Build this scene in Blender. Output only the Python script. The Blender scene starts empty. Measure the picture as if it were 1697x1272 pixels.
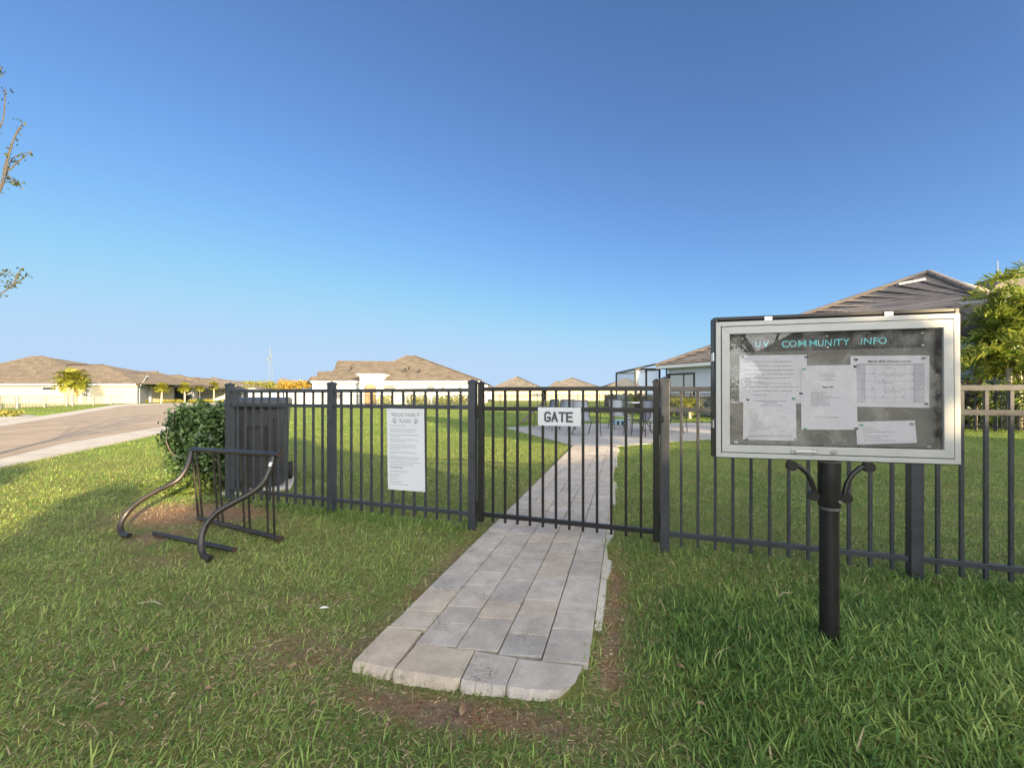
import bpy, bmesh, math, random
import numpy as np
from mathutils import Vector, Matrix, noise as mnoise
random.seed(7); RNG = np.random.default_rng(11)
sc = bpy.context.scene
COL = sc.collection
# ------------------------------------------------------------------ camera model (metres; y = depth)
H, F, CX, HY = 1.12, 660.0, 848.5, 655.0
def at(px, py, d): return Vector(((px-CX)/F*d, d, H-(py-HY)/F*d))
def gnd(px, py, z=0.0):
    d = (H-z)*F/(py-HY); return Vector(((px-CX)/F*d, d, z))
cam = bpy.data.cameras.new('camera'); co = bpy.data.objects.new('camera', cam); COL.objects.link(co)
co.location = (0, 0, H); co.rotation_euler = (math.radians(90), 0, 0)
cam.sensor_width = 36; cam.lens = 36*F/1697; cam.shift_y = (HY-636)/1697
cam.clip_start = 0.05; cam.clip_end = 4000
sc.camera = co
# ------------------------------------------------------------------ light
SUN_EL, SUN_AZ = math.radians(12.0), math.radians(-36)      # light travels to (sin az, cos az)
GLOW = (8.6, 8.5, 8.2, 1)
w = bpy.data.worlds.new('World'); sc.world = w; w.use_nodes = True
nt = w.node_tree; bg = nt.nodes['Background']
sky = nt.nodes.new('ShaderNodeTexSky'); sky.sky_type = 'NISHITA'; sky.sun_disc = False
sky.sun_elevation = SUN_EL; sky.sun_rotation = math.pi + SUN_AZ
sky.air_density = 0.6; sky.dust_density = 0.3; sky.ozone_density = 3.2; sky.altitude = 0
# the clear sky's own brightness, softly levelled towards the horizon
sep = nt.nodes.new('ShaderNodeSeparateColor'); cmb = nt.nodes.new('ShaderNodeCombineColor'); nt.links.new(sky.outputs[0], sep.inputs[0])
for i_, cap in enumerate((0.52, 0.71, 0.96)):
    mn = nt.nodes.new('ShaderNodeMath'); mn.operation = 'SMOOTH_MIN'; nt.links.new(sep.outputs[i_], mn.inputs[0]); mn.inputs[1].default_value = cap/.315; mn.inputs[2].default_value = .5/.315
    nt.links.new(mn.outputs[0], cmb.inputs[i_])
# added fill light: the sun's half of the sky is boosted to lift shade
tc = nt.nodes.new('ShaderNodeTexCoord'); vd = nt.nodes.new('ShaderNodeVectorMath'); vd.operation = 'DOT_PRODUCT'; nt.links.new(tc.outputs['Generated'], vd.inputs[0])
vd.inputs[1].default_value = (-math.sin(SUN_AZ)*math.cos(SUN_EL), -math.cos(SUN_AZ)*math.cos(SUN_EL), math.sin(SUN_EL))
gr = nt.nodes.new('ShaderNodeMapRange'); gr.interpolation_type = 'SMOOTHSTEP'; nt.links.new(vd.outputs['Value'], gr.inputs[0])
for i_, v_ in ((1, .06), (2, .50), (3, 0.0), (4, 1.0)): gr.inputs[i_].default_value = v_
bw = nt.nodes.new('ShaderNodeRGBToBW'); nt.links.new(cmb.outputs[0], bw.inputs[0])
warm = nt.nodes.new('ShaderNodeMix'); warm.data_type = 'RGBA'; warm.blend_type = 'MULTIPLY'; warm.inputs[0].default_value = 1; nt.links.new(bw.outputs[0], warm.inputs[6]); warm.inputs[7].default_value = GLOW
gm = nt.nodes.new('ShaderNodeMix'); gm.data_type = 'RGBA'; nt.links.new(gr.outputs[0], gm.inputs[0]); nt.links.new(cmb.outputs[0], gm.inputs[6]); nt.links.new(warm.outputs[2], gm.inputs[7])
nt.links.new(gm.outputs[2], bg.inputs[0]); bg.inputs[1].default_value = 0.15*2**(1.05-1.65)
sl = bpy.data.lights.new('sun', 'SUN'); so = bpy.data.objects.new('sun', sl); COL.objects.link(so)
sl.energy = 5.0; sl.angle = math.radians(0.5); sl.color = (1.0, 0.76, 0.42)
Ldir = Vector((math.sin(SUN_AZ)*math.cos(SUN_EL), math.cos(SUN_AZ)*math.cos(SUN_EL), -math.sin(SUN_EL)))
so.rotation_euler = Ldir.to_track_quat('-Z', 'Y').to_euler(); so.location = (0, -40, 30)
sc.view_settings.view_transform = 'Standard'; sc.view_settings.look = 'None'
sc.view_settings.exposure = 1.65; sc.view_settings.gamma = 1
sc.render.engine = 'CYCLES'
sc.cycles.max_bounces = 8; sc.cycles.transparent_max_bounces = 24; sc.cycles.use_denoising = True; sc.cycles.denoising_prefilter = 'NONE'; sc.cycles.denoising_input_passes = 'RGB_ALBEDO_NORMAL'
sc.cycles.diffuse_bounces = 4
# ------------------------------------------------------------------ materials
MATS = {}
def mat(name, col, rough=0.6, metal=0.0, var=0.0, vscale=6.0, bump=0.0, bscale=40.0, col2=None, spec=0.5, attr=None):
    m = bpy.data.materials.new(name); m.use_nodes = True; n = m.node_tree; b = n.nodes['Principled BSDF']
    b.inputs['Roughness'].default_value = rough; b.inputs['Metallic'].default_value = metal
    b.inputs['Specular IOR Level'].default_value = spec
    b.inputs['Base Color'].default_value = (*col, 1)
    L = n.links.new
    geo = n.nodes.new('ShaderNodeNewGeometry')
    if var > 0 or col2:
        nz = n.nodes.new('ShaderNodeTexNoise'); nz.inputs['Scale'].default_value = vscale; nz.inputs['Detail'].default_value = 6; nz.inputs['Roughness'].default_value = 0.65
        L(geo.outputs['Position'], nz.inputs['Vector'])
        cr = n.nodes.new('ShaderNodeValToRGB'); L(nz.outputs[0], cr.inputs[0])
        cr.color_ramp.elements[0].position = 0.35; cr.color_ramp.elements[1].position = 0.68
        c2 = col2 if col2 else tuple(min(1, c*(1+var)) for c in col)
        c1 = col if col2 else tuple(c*(1-var) for c in col)
        cr.color_ramp.elements[0].color = (*c1, 1); cr.color_ramp.elements[1].color = (*c2, 1)
        src = cr.outputs[0]
        if attr:
            a = n.nodes.new('ShaderNodeAttribute'); a.attribute_name = attr
            mx = n.nodes.new('ShaderNodeMix'); mx.data_type = 'RGBA'; mx.blend_type = 'MULTIPLY'; mx.inputs[0].default_value = 1
            L(src, mx.inputs[6]); L(a.outputs[0], mx.inputs[7]); src = mx.outputs[2]
        L(src, b.inputs['Base Color'])
        mr = n.nodes.new('ShaderNodeMapRange'); L(nz.outputs[0], mr.inputs[0])
        mr.inputs[3].default_value = max(0.03, rough-0.12); mr.inputs[4].default_value = min(1, rough+0.12); L(mr.outputs[0], b.inputs['Roughness'])
    elif attr:
        a = n.nodes.new('ShaderNodeAttribute'); a.attribute_name = attr; L(a.outputs[0], b.inputs['Base Color'])
    if bump > 0:
        nb = n.nodes.new('ShaderNodeTexNoise'); nb.inputs['Scale'].default_value = bscale; nb.inputs['Detail'].default_value = 5
        L(geo.outputs['Position'], nb.inputs['Vector'])
        bp = n.nodes.new('ShaderNodeBump'); bp.inputs['Strength'].default_value = bump; bp.inputs['Distance'].default_value = 0.02
        L(nb.outputs[0], bp.inputs['Height']); L(bp.outputs[0], b.inputs['Normal'])
    MATS[name] = m; return m
def leaf_mat(name, rough=0.45, trans=0.35, col=None, spec=0.4):
    """foliage: vertex attribute Col (the leaf's own colour), part of the light passes through"""
    m = bpy.data.materials.new(name); m.use_nodes = True; n = m.node_tree; b = n.nodes['Principled BSDF']; out = n.nodes['Material Output']
    a = n.nodes.new('ShaderNodeAttribute'); a.attribute_name = 'Col'
    b.inputs['Roughness'].default_value = rough; b.inputs['Specular IOR Level'].default_value = spec
    t = n.nodes.new('ShaderNodeBsdfTranslucent'); mx = n.nodes.new('ShaderNodeMixShader'); mx.inputs[0].default_value = trans
    L = n.links.new
    L(a.outputs[0], b.inputs['Base Color']); L(a.outputs[0], t.inputs[0]); L(b.outputs[0], mx.inputs[1]); L(t.outputs[0], mx.inputs[2]); L(mx.outputs[0], out.inputs[0])
    MATS[name] = m; return m
M_fence = mat('weathered_bronze_paint', (0.030, 0.033, 0.041), 0.42, var=0.25, vscale=14, spec=0.5)
M_gate = mat('fresh_black_paint', (0.011, 0.010, 0.010), 0.38, var=0.2, vscale=20, spec=0.35)
M_black = mat('satin_black', (0.012, 0.011, 0.011), 0.45, var=0.25, vscale=18, spec=0.4)
M_rack = mat('worn_black_tube', (0.015, 0.014, 0.014), 0.34, var=0.0, col2=(0.042, 0.032, 0.027), vscale=9, spec=0.5)
M_rust = mat('rusty_tube_end', (0.05, 0.028, 0.02), 0.8, var=0.4, vscale=40)
M_alu = mat('aluminium_frame', (0.36, 0.365, 0.36), 0.5, metal=0.2, var=0.06, vscale=9)
M_chrome = mat('zinc_plate', (0.55, 0.55, 0.55), 0.3, metal=0.9, var=0.2, vscale=60)
M_felt = mat('grey_felt', (0.155, 0.15, 0.14), 0.9, var=0.10, vscale=5)
M_paper = mat('white_paper', (0.55, 0.55, 0.60), 0.7, var=0.02, vscale=9)
M_papershade = mat('grey_print_cell', (0.42, 0.41, 0.47), 0.7)
M_ink = mat('grey_ink', (0.26, 0.26, 0.29), 0.8)
M_inkd = mat('dark_ink', (0.06, 0.06, 0.07), 0.8)
M_teal = mat('turquoise_letter', (0.13, 0.62, 0.68), 0.6)
M_strip = mat('black_header_strip', (0.022, 0.020, 0.018), 0.6, var=0.2)
M_pinblk = mat('dark_pin', (0.02, 0.01, 0.03), 0.35)
M_pingrn = mat('green_pin', (0.05, 0.42, 0.18), 0.4)
M_pinpur = mat('purple_pin', (0.07, 0.02, 0.16), 0.35)
M_white = mat('white_sign', (0.55, 0.56, 0.585), 0.45, var=0.03, vscale=4)
M_whitepaint = mat('white_wall_paint', (0.72, 0.70, 0.66), 0.8, var=0.04, vscale=0.8)
M_cream = mat('cream_stucco', (0.50, 0.42, 0.29), 0.85, var=0.05, vscale=0.6)
M_shade_wall = mat('shade_blue_wall', (0.36, 0.40, 0.47), 0.8, var=0.05, vscale=0.6)  # blue shade of the unlit street walls put into their colour
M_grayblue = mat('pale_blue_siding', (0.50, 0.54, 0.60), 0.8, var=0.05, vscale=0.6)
M_trim = mat('white_trim', (0.62, 0.62, 0.61), 0.6)
M_bin = mat('dark_grey_plastic', (0.035, 0.036, 0.040), 0.5, var=0.15, vscale=7)
M_binlid = mat('bin_lid_plastic', (0.06, 0.062, 0.07), 0.45, var=0.15, vscale=7)
M_rubber = mat('rubber', (0.02, 0.02, 0.02), 0.8)
M_asph = mat('tan_asphalt', (0.245, 0.195, 0.15), 0.9, col2=(0.36, 0.29, 0.23), vscale=0.7, bump=0.5, bscale=90)
M_conc = mat('light_concrete', (0.38, 0.35, 0.32), 0.85, col2=(0.48, 0.45, 0.41), vscale=2.5, bump=0.2, bscale=60)
M_kerb = mat('jointed_kerb_concrete', (0.38, 0.35, 0.32), 0.85, col2=(0.48, 0.45, 0.41), vscale=2.5, bump=0.2, bscale=60)
def _joints(m, pitch=1.9, w=.016):
    n = m.node_tree; b = n.nodes['Principled BSDF']; L = n.links.new; src = b.inputs['Base Color'].links[0].from_socket
    g = n.nodes.new('ShaderNodeNewGeometry'); sp = n.nodes.new('ShaderNodeSeparateXYZ'); L(g.outputs['Position'], sp.inputs[0])
    d = n.nodes.new('ShaderNodeMath'); d.operation = 'MULTIPLY'; L(sp.outputs[1], d.inputs[0]); d.inputs[1].default_value = 1/pitch
    f = n.nodes.new('ShaderNodeMath'); f.operation = 'FRACT'; L(d.outputs[0], f.inputs[0]); c = n.nodes.new('ShaderNodeMath'); c.operation = 'LESS_THAN'; L(f.outputs[0], c.inputs[0]); c.inputs[1].default_value = w
    x = n.nodes.new('ShaderNodeMix'); x.data_type = 'RGBA'; L(c.outputs[0], x.inputs[0]); L(src, x.inputs[6]); x.inputs[7].default_value = (.09, .075, .06, 1); L(x.outputs[2], b.inputs['Base Color'])
_joints(M_kerb)
M_patio = mat('patio_concrete', (0.29, 0.275, 0.265), 0.85, col2=(0.35, 0.335, 0.32), vscale=1.5, bump=0.15, bscale=50)
M_bark = mat('bark', (0.16, 0.12, 0.085), 0.9, col2=(0.25, 0.2, 0.15), vscale=14, bump=0.6, bscale=30)
M_twig = mat('dark_twig_bark', (0.045, 0.04, 0.036), 0.9, col2=(0.08, 0.07, 0.06), vscale=20)
M_palmbark = mat('pale_palm_bark', (0.34, 0.29, 0.22), 0.9, col2=(0.46, 0.40, 0.31), vscale=10, bump=0.5, bscale=20)
M_glassdark = mat('dark_window_glass', (0.03, 0.035, 0.04), 0.08, spec=0.6)
M_glassgrey = mat('pale_window_blind', (0.15, 0.155, 0.15), 0.35)
M_door = mat('brown_wood_door', (0.10, 0.05, 0.028), 0.5, var=0.2, vscale=4)
M_garage = mat('grey_garage_door', (0.36, 0.36, 0.38), 0.6, var=0.05)
M_sling = mat('blue_grey_sling', (0.20, 0.22, 0.26), 0.75, var=0.08, vscale=20)
M_bronze = mat('dark_bronze_tube', (0.035, 0.03, 0.028), 0.4)
M_tealbox = mat('pale_teal_plastic', (0.22, 0.36, 0.40), 0.6)
M_plank = mat('brown_plank', (0.13, 0.10, 0.085), 0.75, var=0.2)
M_tower = mat('galvanised_steel', (0.13, 0.16, 0.20), 0.8)
M_leafbrown = mat('dry_leaf', (0.17, 0.095, 0.05), 0.8, col2=(0.30, 0.20, 0.12), vscale=30)
M_foliage = leaf_mat('foliage')
M_gloss = leaf_mat('glossy_foliage', rough=0.33, trans=0.22, spec=0.5)
M_grass = leaf_mat('grass_blades', rough=0.5, trans=0.38, spec=0.3)
def roof_mat(name, ca, cb, course=0.33):
    m = bpy.data.materials.new(name); m.use_nodes = True; n = m.node_tree; b = n.nodes['Principled BSDF']; L = n.links.new
    b.inputs['Roughness'].default_value = 0.85
    geo = n.nodes.new('ShaderNodeNewGeometry')
    sp = n.nodes.new('ShaderNodeSeparateXYZ'); L(geo.outputs['Position'], sp.inputs[0])
    # shingles: blocks in plan, courses by height
    cm = n.nodes.new('ShaderNodeCombineXYZ')
    ad = n.nodes.new('ShaderNodeMath'); ad.operation = 'MULTIPLY_ADD'; L(sp.outputs[1], ad.inputs[0]); ad.inputs[1].default_value = 0.31; L(sp.outputs[0], ad.inputs[2])
    L(ad.outputs[0], cm.inputs[0])
    zs = n.nodes.new('ShaderNodeMath'); zs.operation = 'MULTIPLY'; zs.inputs[1].default_value = 2.5; L(sp.outputs[2], zs.inputs[0]); L(zs.outputs[0], cm.inputs[1])
    br = n.nodes.new('ShaderNodeTexBrick'); L(cm.outputs[0], br.inputs[0])
    br.inputs['Scale'].default_value = 1.0; br.inputs['Brick Width'].default_value = course*1.5; br.inputs['Row Height'].default_value = course
    br.inputs['Mortar Size'].default_value = 0.02; br.inputs['Bias'].default_value = 0.0
    br.inputs['Color1'].default_value = (*ca, 1); br.inputs['Color2'].default_value = (*cb, 1); br.inputs['Mortar'].default_value = (*[c*0.55 for c in ca], 1)
    nz = n.nodes.new('ShaderNodeTexNoise'); nz.inputs['Scale'].default_value = 1.6; nz.inputs['Detail'].default_value = 8; nz.inputs['Roughness'].default_value = 0.8; L(geo.outputs['Position'], nz.inputs[0])
    mr = n.nodes.new('ShaderNodeMapRange'); mr.inputs[1].default_value = .3; mr.inputs[2].default_value = .7; mr.inputs[3].default_value = 0.80; mr.inputs[4].default_value = 1.2; L(nz.outputs[0], mr.inputs[0])
    mx = n.nodes.new('ShaderNodeMix'); mx.data_type = 'RGBA'; mx.blend_type = 'MULTIPLY'; mx.inputs[0].default_value = 1
    L(br.outputs[0], mx.inputs[6]); L(mr.outputs[0], mx.inputs[7]); L(mx.outputs[2], b.inputs['Base Color'])
    MATS[name] = m; return m
M_roof = roof_mat('brown_shingles', (0.105, 0.084, 0.063), (0.168, 0.138, 0.106), 0.5)
M_ridge = mat('ridge_tiles', (0.11, 0.09, 0.07), 0.9, var=0.2, vscale=3)
M_roofgrey = roof_mat('grey_brown_shingles', (0.12, 0.105, 0.09), (0.19, 0.165, 0.14), 0.5)
M_tile = roof_mat('brown_flat_tiles', (0.19, 0.16, 0.14), (0.30, 0.245, 0.21), 0.42)
M_tilebutt = mat('lap_shadow_tile_edge', (0.06, 0.052, 0.048), 0.9)  # shadow line under each lap put into the colour of the tile butts
# ------------------------------------------------------------------ mesh helpers
FRAME = {}                                   # object name -> world matrix of its thing
def setp(o, label=None, cat=None, group=None, kind=None):
    for k, v in (('label', label), ('category', cat), ('group', group), ('kind', kind)):
        if v: o[k] = v
    return o
def thing(name, label, cat, loc=(0, 0, 0), rz=0.0, group=None):
    o = bpy.data.objects.new(name, None); COL.objects.link(o); o.empty_display_size = 0.1
    o.location = loc; o.rotation_euler = (0, 0, rz)
    FRAME[o] = Matrix.Translation(Vector(loc)) @ Matrix.Rotation(rz, 4, 'Z')
    return setp(o, label, cat, group)
def dup(root, loc, rz=0.0, label=None, group=None):
    r = root.copy(); COL.objects.link(r); r.location = loc; r.rotation_euler = (0, 0, rz)
    if label: r['label'] = label
    if group: r['group'] = group
    for ch in list(root.children):
        c = ch.copy(); COL.objects.link(c); c.parent = r
        for g in ch.children:
            d = g.copy(); COL.objects.link(d); d.parent = c
    return r
def link_mesh(name, me, parent=None):
    o = bpy.data.objects.new(name, me); COL.objects.link(o)
    if parent:
        Mx = FRAME[parent]; me.transform(Mx.inverted()); o.parent = parent; FRAME[o] = Mx
    else: FRAME[o] = Matrix.Identity(4)
    return o
class MB:
    def __init__(s): s.v = []; s.f = []; s.c = []; s.cur = (1, 1, 1)
    def add(s, vs, fs, col=None):
        k = len(s.v); s.v += [tuple(v) for v in vs]; s.f += [tuple(i+k for i in f) for f in fs]
        s.c += [col or s.cur]*len(vs); return s
    def box(s, lo, hi, M=None, col=None):
        (a, b, c), (d, e, f) = lo, hi
        vs = [Vector(p) for p in ((a,b,c),(d,b,c),(d,e,c),(a,e,c),(a,b,f),(d,b,f),(d,e,f),(a,e,f))]
        if M is not None: vs = [M @ v for v in vs]
        return s.add(vs, [(0,3,2,1),(4,5,6,7),(0,1,5,4),(1,2,6,5),(2,3,7,6),(3,0,4,7)], col)
    def beam(s, p, q, wd, ht, up=(0, 0, 1)):
        p, q = Vector(p), Vector(q); d = (q-p); L = d.length; d.normalize(); up = Vector(up)
        if abs(d.dot(up)) > .99: up = Vector((0, 1, 0))
        x = d.cross(up).normalized(); z = x.cross(d)
        Mx = Matrix((x, d, z)).transposed().to_4x4(); Mx.translation = p
        return s.box((-wd/2, 0, -ht/2), (wd/2, L, ht/2), Mx)
    def tube(s, pts, r, seg=10, cap=True):
        pts = [Vector(p) for p in pts]; n = len(pts); rs = r if isinstance(r, (list, tuple)) else [r]*n
        k0 = len(s.v); ref = Vector((0, 0, 1)); prev = None; vs = []
        for i, p in enumerate(pts):
            t = (pts[min(i+1, n-1)]-pts[max(i-1, 0)]).normalized()
            if prev is None:
                a = t.cross(ref)
                if a.length < 1e-3: a = t.cross(Vector((0, 1, 0)))
            else: a = prev - t*prev.dot(t)
            a.normalize(); prev = a; b = t.cross(a)
            for j in range(seg):
                th = 2*math.pi*j/seg; vs.append(p + (a*math.cos(th)+b*math.sin(th))*rs[i])
        fs = [(i*seg+j, i*seg+(j+1) % seg, (i+1)*seg+(j+1) % seg, (i+1)*seg+j) for i in range(n-1) for j in range(seg)]
        if cap: fs += [tuple(range(seg-1, -1, -1)), tuple((n-1)*seg+j for j in range(seg))]
        return s.add(vs, fs)
    def ball(s, c, r, seg=12, rings=8, sc3=(1, 1, 1)):
        c = Vector(c); vs = [c+Vector((0, 0, r*sc3[2]))]
        for i in range(1, rings):
            ph = math.pi*i/rings
            for j in range(seg):
                th = 2*math.pi*j/seg; vs.append(c+Vector((r*sc3[0]*math.sin(ph)*math.cos(th), r*sc3[1]*math.sin(ph)*math.sin(th), r*sc3[2]*math.cos(ph))))
        vs.append(c-Vector((0, 0, r*sc3[2]))); fs = [(0, 1+j, 1+(j+1) % seg) for j in range(seg)]
        for i in range(rings-2):
            for j in range(seg):
                a = 1+i*seg; fs.append((a+j, a+seg+j, a+seg+(j+1) % seg, a+(j+1) % seg))
        z = len(vs)-1; a = 1+(rings-2)*seg; fs += [(z, a+(j+1) % seg, a+j) for j in range(seg)]
        return s.add(vs, fs)
    def prism(s, poly, M, d0, d1):
        """polygon (x, y) in the plane of M (z = normal), extruded from d0 to d1"""
        n = len(poly); vs = [M @ Vector((x, y, d0)) for x, y in poly]+[M @ Vector((x, y, d1)) for x, y in poly]
        return s.add(vs, [tuple(range(n-1, -1, -1)), tuple(range(n, 2*n))]+[(i, (i+1) % n, n+(i+1) % n, n+i) for i in range(n)])
    def disc(s, c, r, M, d0, d1, seg=14, ry=None):
        return s.prism([(c[0]+r*math.cos(2*math.pi*i/seg), c[1]+(ry or r)*math.sin(2*math.pi*i/seg)) for i in range(seg)], M, d0, d1)
    def text(s, body, size, M, x=0, y=0, d=0.001, bold=0.0, align='LEFT', shear=0.0, sx=1.0, space=1.0):
        cu = bpy.data.curves.new('t', 'FONT'); cu.body = body; cu.size = size; cu.extrude = d; cu.offset = bold; cu.align_x = align; cu.shear = shear; cu.space_character = space; cu.resolution_u = 3
        o = bpy.data.objects.new('t', cu); COL.objects.link(o); bpy.context.view_layer.update()
        dg = bpy.context.evaluated_depsgraph_get(); me = bpy.data.meshes.new_from_object(o.evaluated_get(dg))
        s.add([M @ Vector((x+v.co.x*sx, y+v.co.y, v.co.z)) for v in me.vertices], [tuple(p.vertices) for p in me.polygons])
        bpy.data.objects.remove(o); bpy.data.curves.remove(cu); bpy.data.meshes.remove(me); return s
    def build(s, name, m, parent=None, smooth=False, bevel=0.0, col=False):
        me = bpy.data.meshes.new(name); me.from_pydata(s.v, [], s.f); me.materials.append(m)
        if col:
            a = me.color_attributes.new('Col', 'FLOAT_COLOR', 'POINT')
            a.data.foreach_set('color', np.array([(*c, 1) for c in s.c], dtype=np.float32).ravel())
        if smooth: me.polygons.foreach_set('use_smooth', [True]*len(me.polygons))
        me.update(); o = link_mesh(name, me, parent)
        if smooth and smooth != 'all':
            bm = bmesh.new(); bm.from_mesh(me)
            for e in bm.edges: e.smooth = (len(e.link_faces) == 2 and e.calc_face_angle(0) < math.radians(40))
            bm.to_mesh(me); bm.free()
        if bevel:
            b = o.modifiers.new('bevel', 'BEVEL'); b.width = bevel; b.segments = 2; b.limit_method = 'ANGLE'; b.harden_normals = False
        return o
def np_mesh(name, V, faces_sizes_idx, C, m, parent=None, smooth=False):
    """V (n,3), faces as (loop_total array, loop index array), C (n,3) colours"""
    tot, idx = faces_sizes_idx
    me = bpy.data.meshes.new(name); me.vertices.add(len(V)); me.vertices.foreach_set('co', np.ascontiguousarray(V, dtype=np.float32).ravel())
    me.loops.add(len(idx)); me.loops.foreach_set('vertex_index', idx.astype(np.int32))
    me.polygons.add(len(tot)); st = np.concatenate([[0], np.cumsum(tot)[:-1]]); me.polygons.foreach_set('loop_start', st.astype(np.int32))
    try: me.polygons.foreach_set('loop_total', tot.astype(np.int32))
    except Exception: pass
    me.materials.append(m)
    a = me.color_attributes.new('Col', 'FLOAT_COLOR', 'POINT'); a.data.foreach_set('color', np.concatenate([C, np.ones((len(C), 1))], 1).astype(np.float32).ravel())
    if smooth: me.polygons.foreach_set('use_smooth', np.ones(len(tot), dtype=bool))
    me.update(calc_edges=True)
    return link_mesh(name, me, parent)
def vnoise(x, y, seed=0):
    """smooth value noise in the plane, 0..1"""
    xi, yi = np.floor(x).astype(np.int64), np.floor(y).astype(np.int64); fx, fy = x-xi, y-yi
    def h(a, b):
        n = (a*374761393 + b*668265263 + seed*974711) & 0x7fffffff; n = ((n ^ (n >> 13))*1274126177) & 0x7fffffff
        return ((n ^ (n >> 16)) & 0xffff)/65535.0
    u, v = fx*fx*(3-2*fx), fy*fy*(3-2*fy)
    return (h(xi, yi)*(1-u)+h(xi+1, yi)*u)*(1-v)+(h(xi, yi+1)*(1-u)+h(xi+1, yi+1)*u)*v
def fbm(x, y, seed=0): return (vnoise(x, y, seed)*.5+vnoise(x*2.1, y*2.1, seed+1)*.3+vnoise(x*4.3, y*4.3, seed+2)*.2)
def leaves_mesh(name, P, N, size, cols, m, parent=None, aspect=0.55, rnd=0.7, pointed=True, droop=0.0):
    """leaf-sized folded faces at points P facing roughly N; size, cols per leaf"""
    n = len(P); N = N/np.maximum(1e-6, np.linalg.norm(N, axis=1, keepdims=True))
    R = RNG.normal(size=(n, 3)); N = N + R*rnd; N /= np.linalg.norm(N, axis=1, keepdims=True)
    T = RNG.normal(size=(n, 3)); T[:, 2] -= droop; T -= N*np.sum(N*T, 1, keepdims=True); T /= np.linalg.norm(T, axis=1, keepdims=True)
    B = np.cross(N, T); s = np.broadcast_to(np.asarray(size, dtype=float), (n,))[:, None]; a = aspect
    # base, left, right, tip + fold
    v0 = P - T*s*.5; v1 = P + B*s*a*.5 + N*s*.10 + T*s*.05; v2 = P - B*s*a*.5 + N*s*.10 + T*s*.05; v3 = P + T*s*.5 - N*s*.05
    V = np.stack([v0, v1, v3, v2], 1).reshape(-1, 3)
    b = np.arange(n)*4
    idx = np.stack([b, b+1, b+2, b, b+2, b+3], 1).ravel() if False else np.stack([b, b+2, b+1, b, b+3, b+2], 1).ravel()
    tot = np.full(2*n, 3)
    return np_mesh(name, V, (tot, idx), np.repeat(cols, 4, 0), m, parent)
def mixc(a, b, t): t = np.asarray(t)[:, None]; return np.array(a)[None]*(1-t)+np.array(b)[None]*t
# ================================================================== GROUND
def sstep(a, b, x): t = np.clip((x-a)/(b-a), 0, 1); return t*t*(3-2*t)
def hgt(x, y):
    """lawn height"""
    x = np.asarray(x, float); y = np.asarray(y, float)
    near = 1-sstep(5, 9, y)
    z = -0.022 + near*0.022*(fbm(x*1.3, y*1.3, 5)-.5)*2*0.8
    # hollow in front of the worn paver edge, foot-worn soil beside the path
    d = np.exp(-(((x+0.30)/0.62)**2+((y-1.42)/0.26)**2)); z = z-0.022*d
    s = x-.2826*y
    z = z-0.02*np.exp(-((s+0.02)/0.13)**2)*(1-sstep(3, 5, y))
    # low hump the notice-board post stands in
    z = z+0.055*np.exp(-(((x-1.5)/1.0)**2+((y-1.62)/0.42)**2))*sstep(.2, .6, s)
    # road side sits a little lower
    z = z-0.012*sstep(-7.5, -9.5, x)*sstep(4, 8, y)
    return z
road_near = [(-250, 822), (0, 757), (106, 732), (212, 715.6), (259, 707), (380, 685), (440, 673)]
lawn_near = [(-250, 840), (0, 773), (94, 753), (259, 718.5), (380, 693), (440, 677)]
road_far = [(-250, 748), (0, 705), (118, 687), (203, 672.4), (270, 669), (400, 667.6)]
gut_far = [(-250, 738), (0, 698.5), (118, 681.8), (192, 670.0), (270, 667.9), (400, 667)]
W2 = lambda pts: [gnd(*p).xy for p in pts]
RN, LN, RF, GF = W2(road_near), W2(lawn_near), W2(road_far), W2(gut_far)
def strip(mb, A, B, zA, zB):
    """sheet between two polylines with the same number of points"""
    k = [Vector((p.x, p.y, zA)) for p in A]+[Vector((p.x, p.y, zB)) for p in B]; n = len(A)
    mb.add(k, [(i, i+1, n+i+1, n+i) for i in range(n-1)])
def inside(x, y, poly):
    x = np.asarray(x); y = np.asarray(y); r = np.zeros(x.shape, bool); n = len(poly)
    for i in range(n):
        x0, y0 = poly[i][0], poly[i][1]; x1, y1 = poly[(i+1) % n][0], poly[(i+1) % n][1]
        if y0 == y1: continue
        c = ((y0 > y) != (y1 > y)) & (x < (x1-x0)*(y-y0)/(y1-y0)+x0); r ^= c
    return r
# dirt amount (bare, worn soil) in the plane
def dirt(x, y):
    n = fbm(x*3.1, y*3.1, 21); s = x-.2826*y
    d = np.exp(-(((x+3.05)/0.75)**2+((y-3.85)/0.42)**2))*1.5                       # beside the hedge, under the rack
    d = np.maximum(d, np.exp(-(((x+2.9)/0.35)**2+((y-3.25)/0.25)**2))*0.9)
    d = np.maximum(d, np.exp(-(((x+0.22)/0.50)**2+((y-1.45-.21*-(x+.2))/0.075)**2))*1.35)         # at the path's worn end
    d = np.maximum(d, 1.05*np.exp(-((s+0.06)/0.06)**2)*(1-sstep(2.2, 3.4, y))*sstep(1.46, 1.62, y))    # along the path, right
    d = np.maximum(d, 0.75*np.exp(-((s+1.20)/0.07)**2)*(1-sstep(2.0, 4.6, y)*0.45)*sstep(1.62, 1.8, y)*(.4+1.2*fbm(y*2.3,y*0+3,77)))
    d = np.maximum(d, 0.7*np.exp(-(((x+0.95)/0.35)**2+((y-1.78)/0.22)**2)))
    d = np.maximum(d, 0.55*np.exp(-(((x+2.4)/0.4)**2+((y-2.75)/0.18)**2)))
    d = np.maximum(d, 0.5*np.exp(-(((x+1.2)/0.5)**2+((y-2.2)/0.15)**2)))
    return np.clip(d*(0.55+0.9*n), 0, 1)
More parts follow.
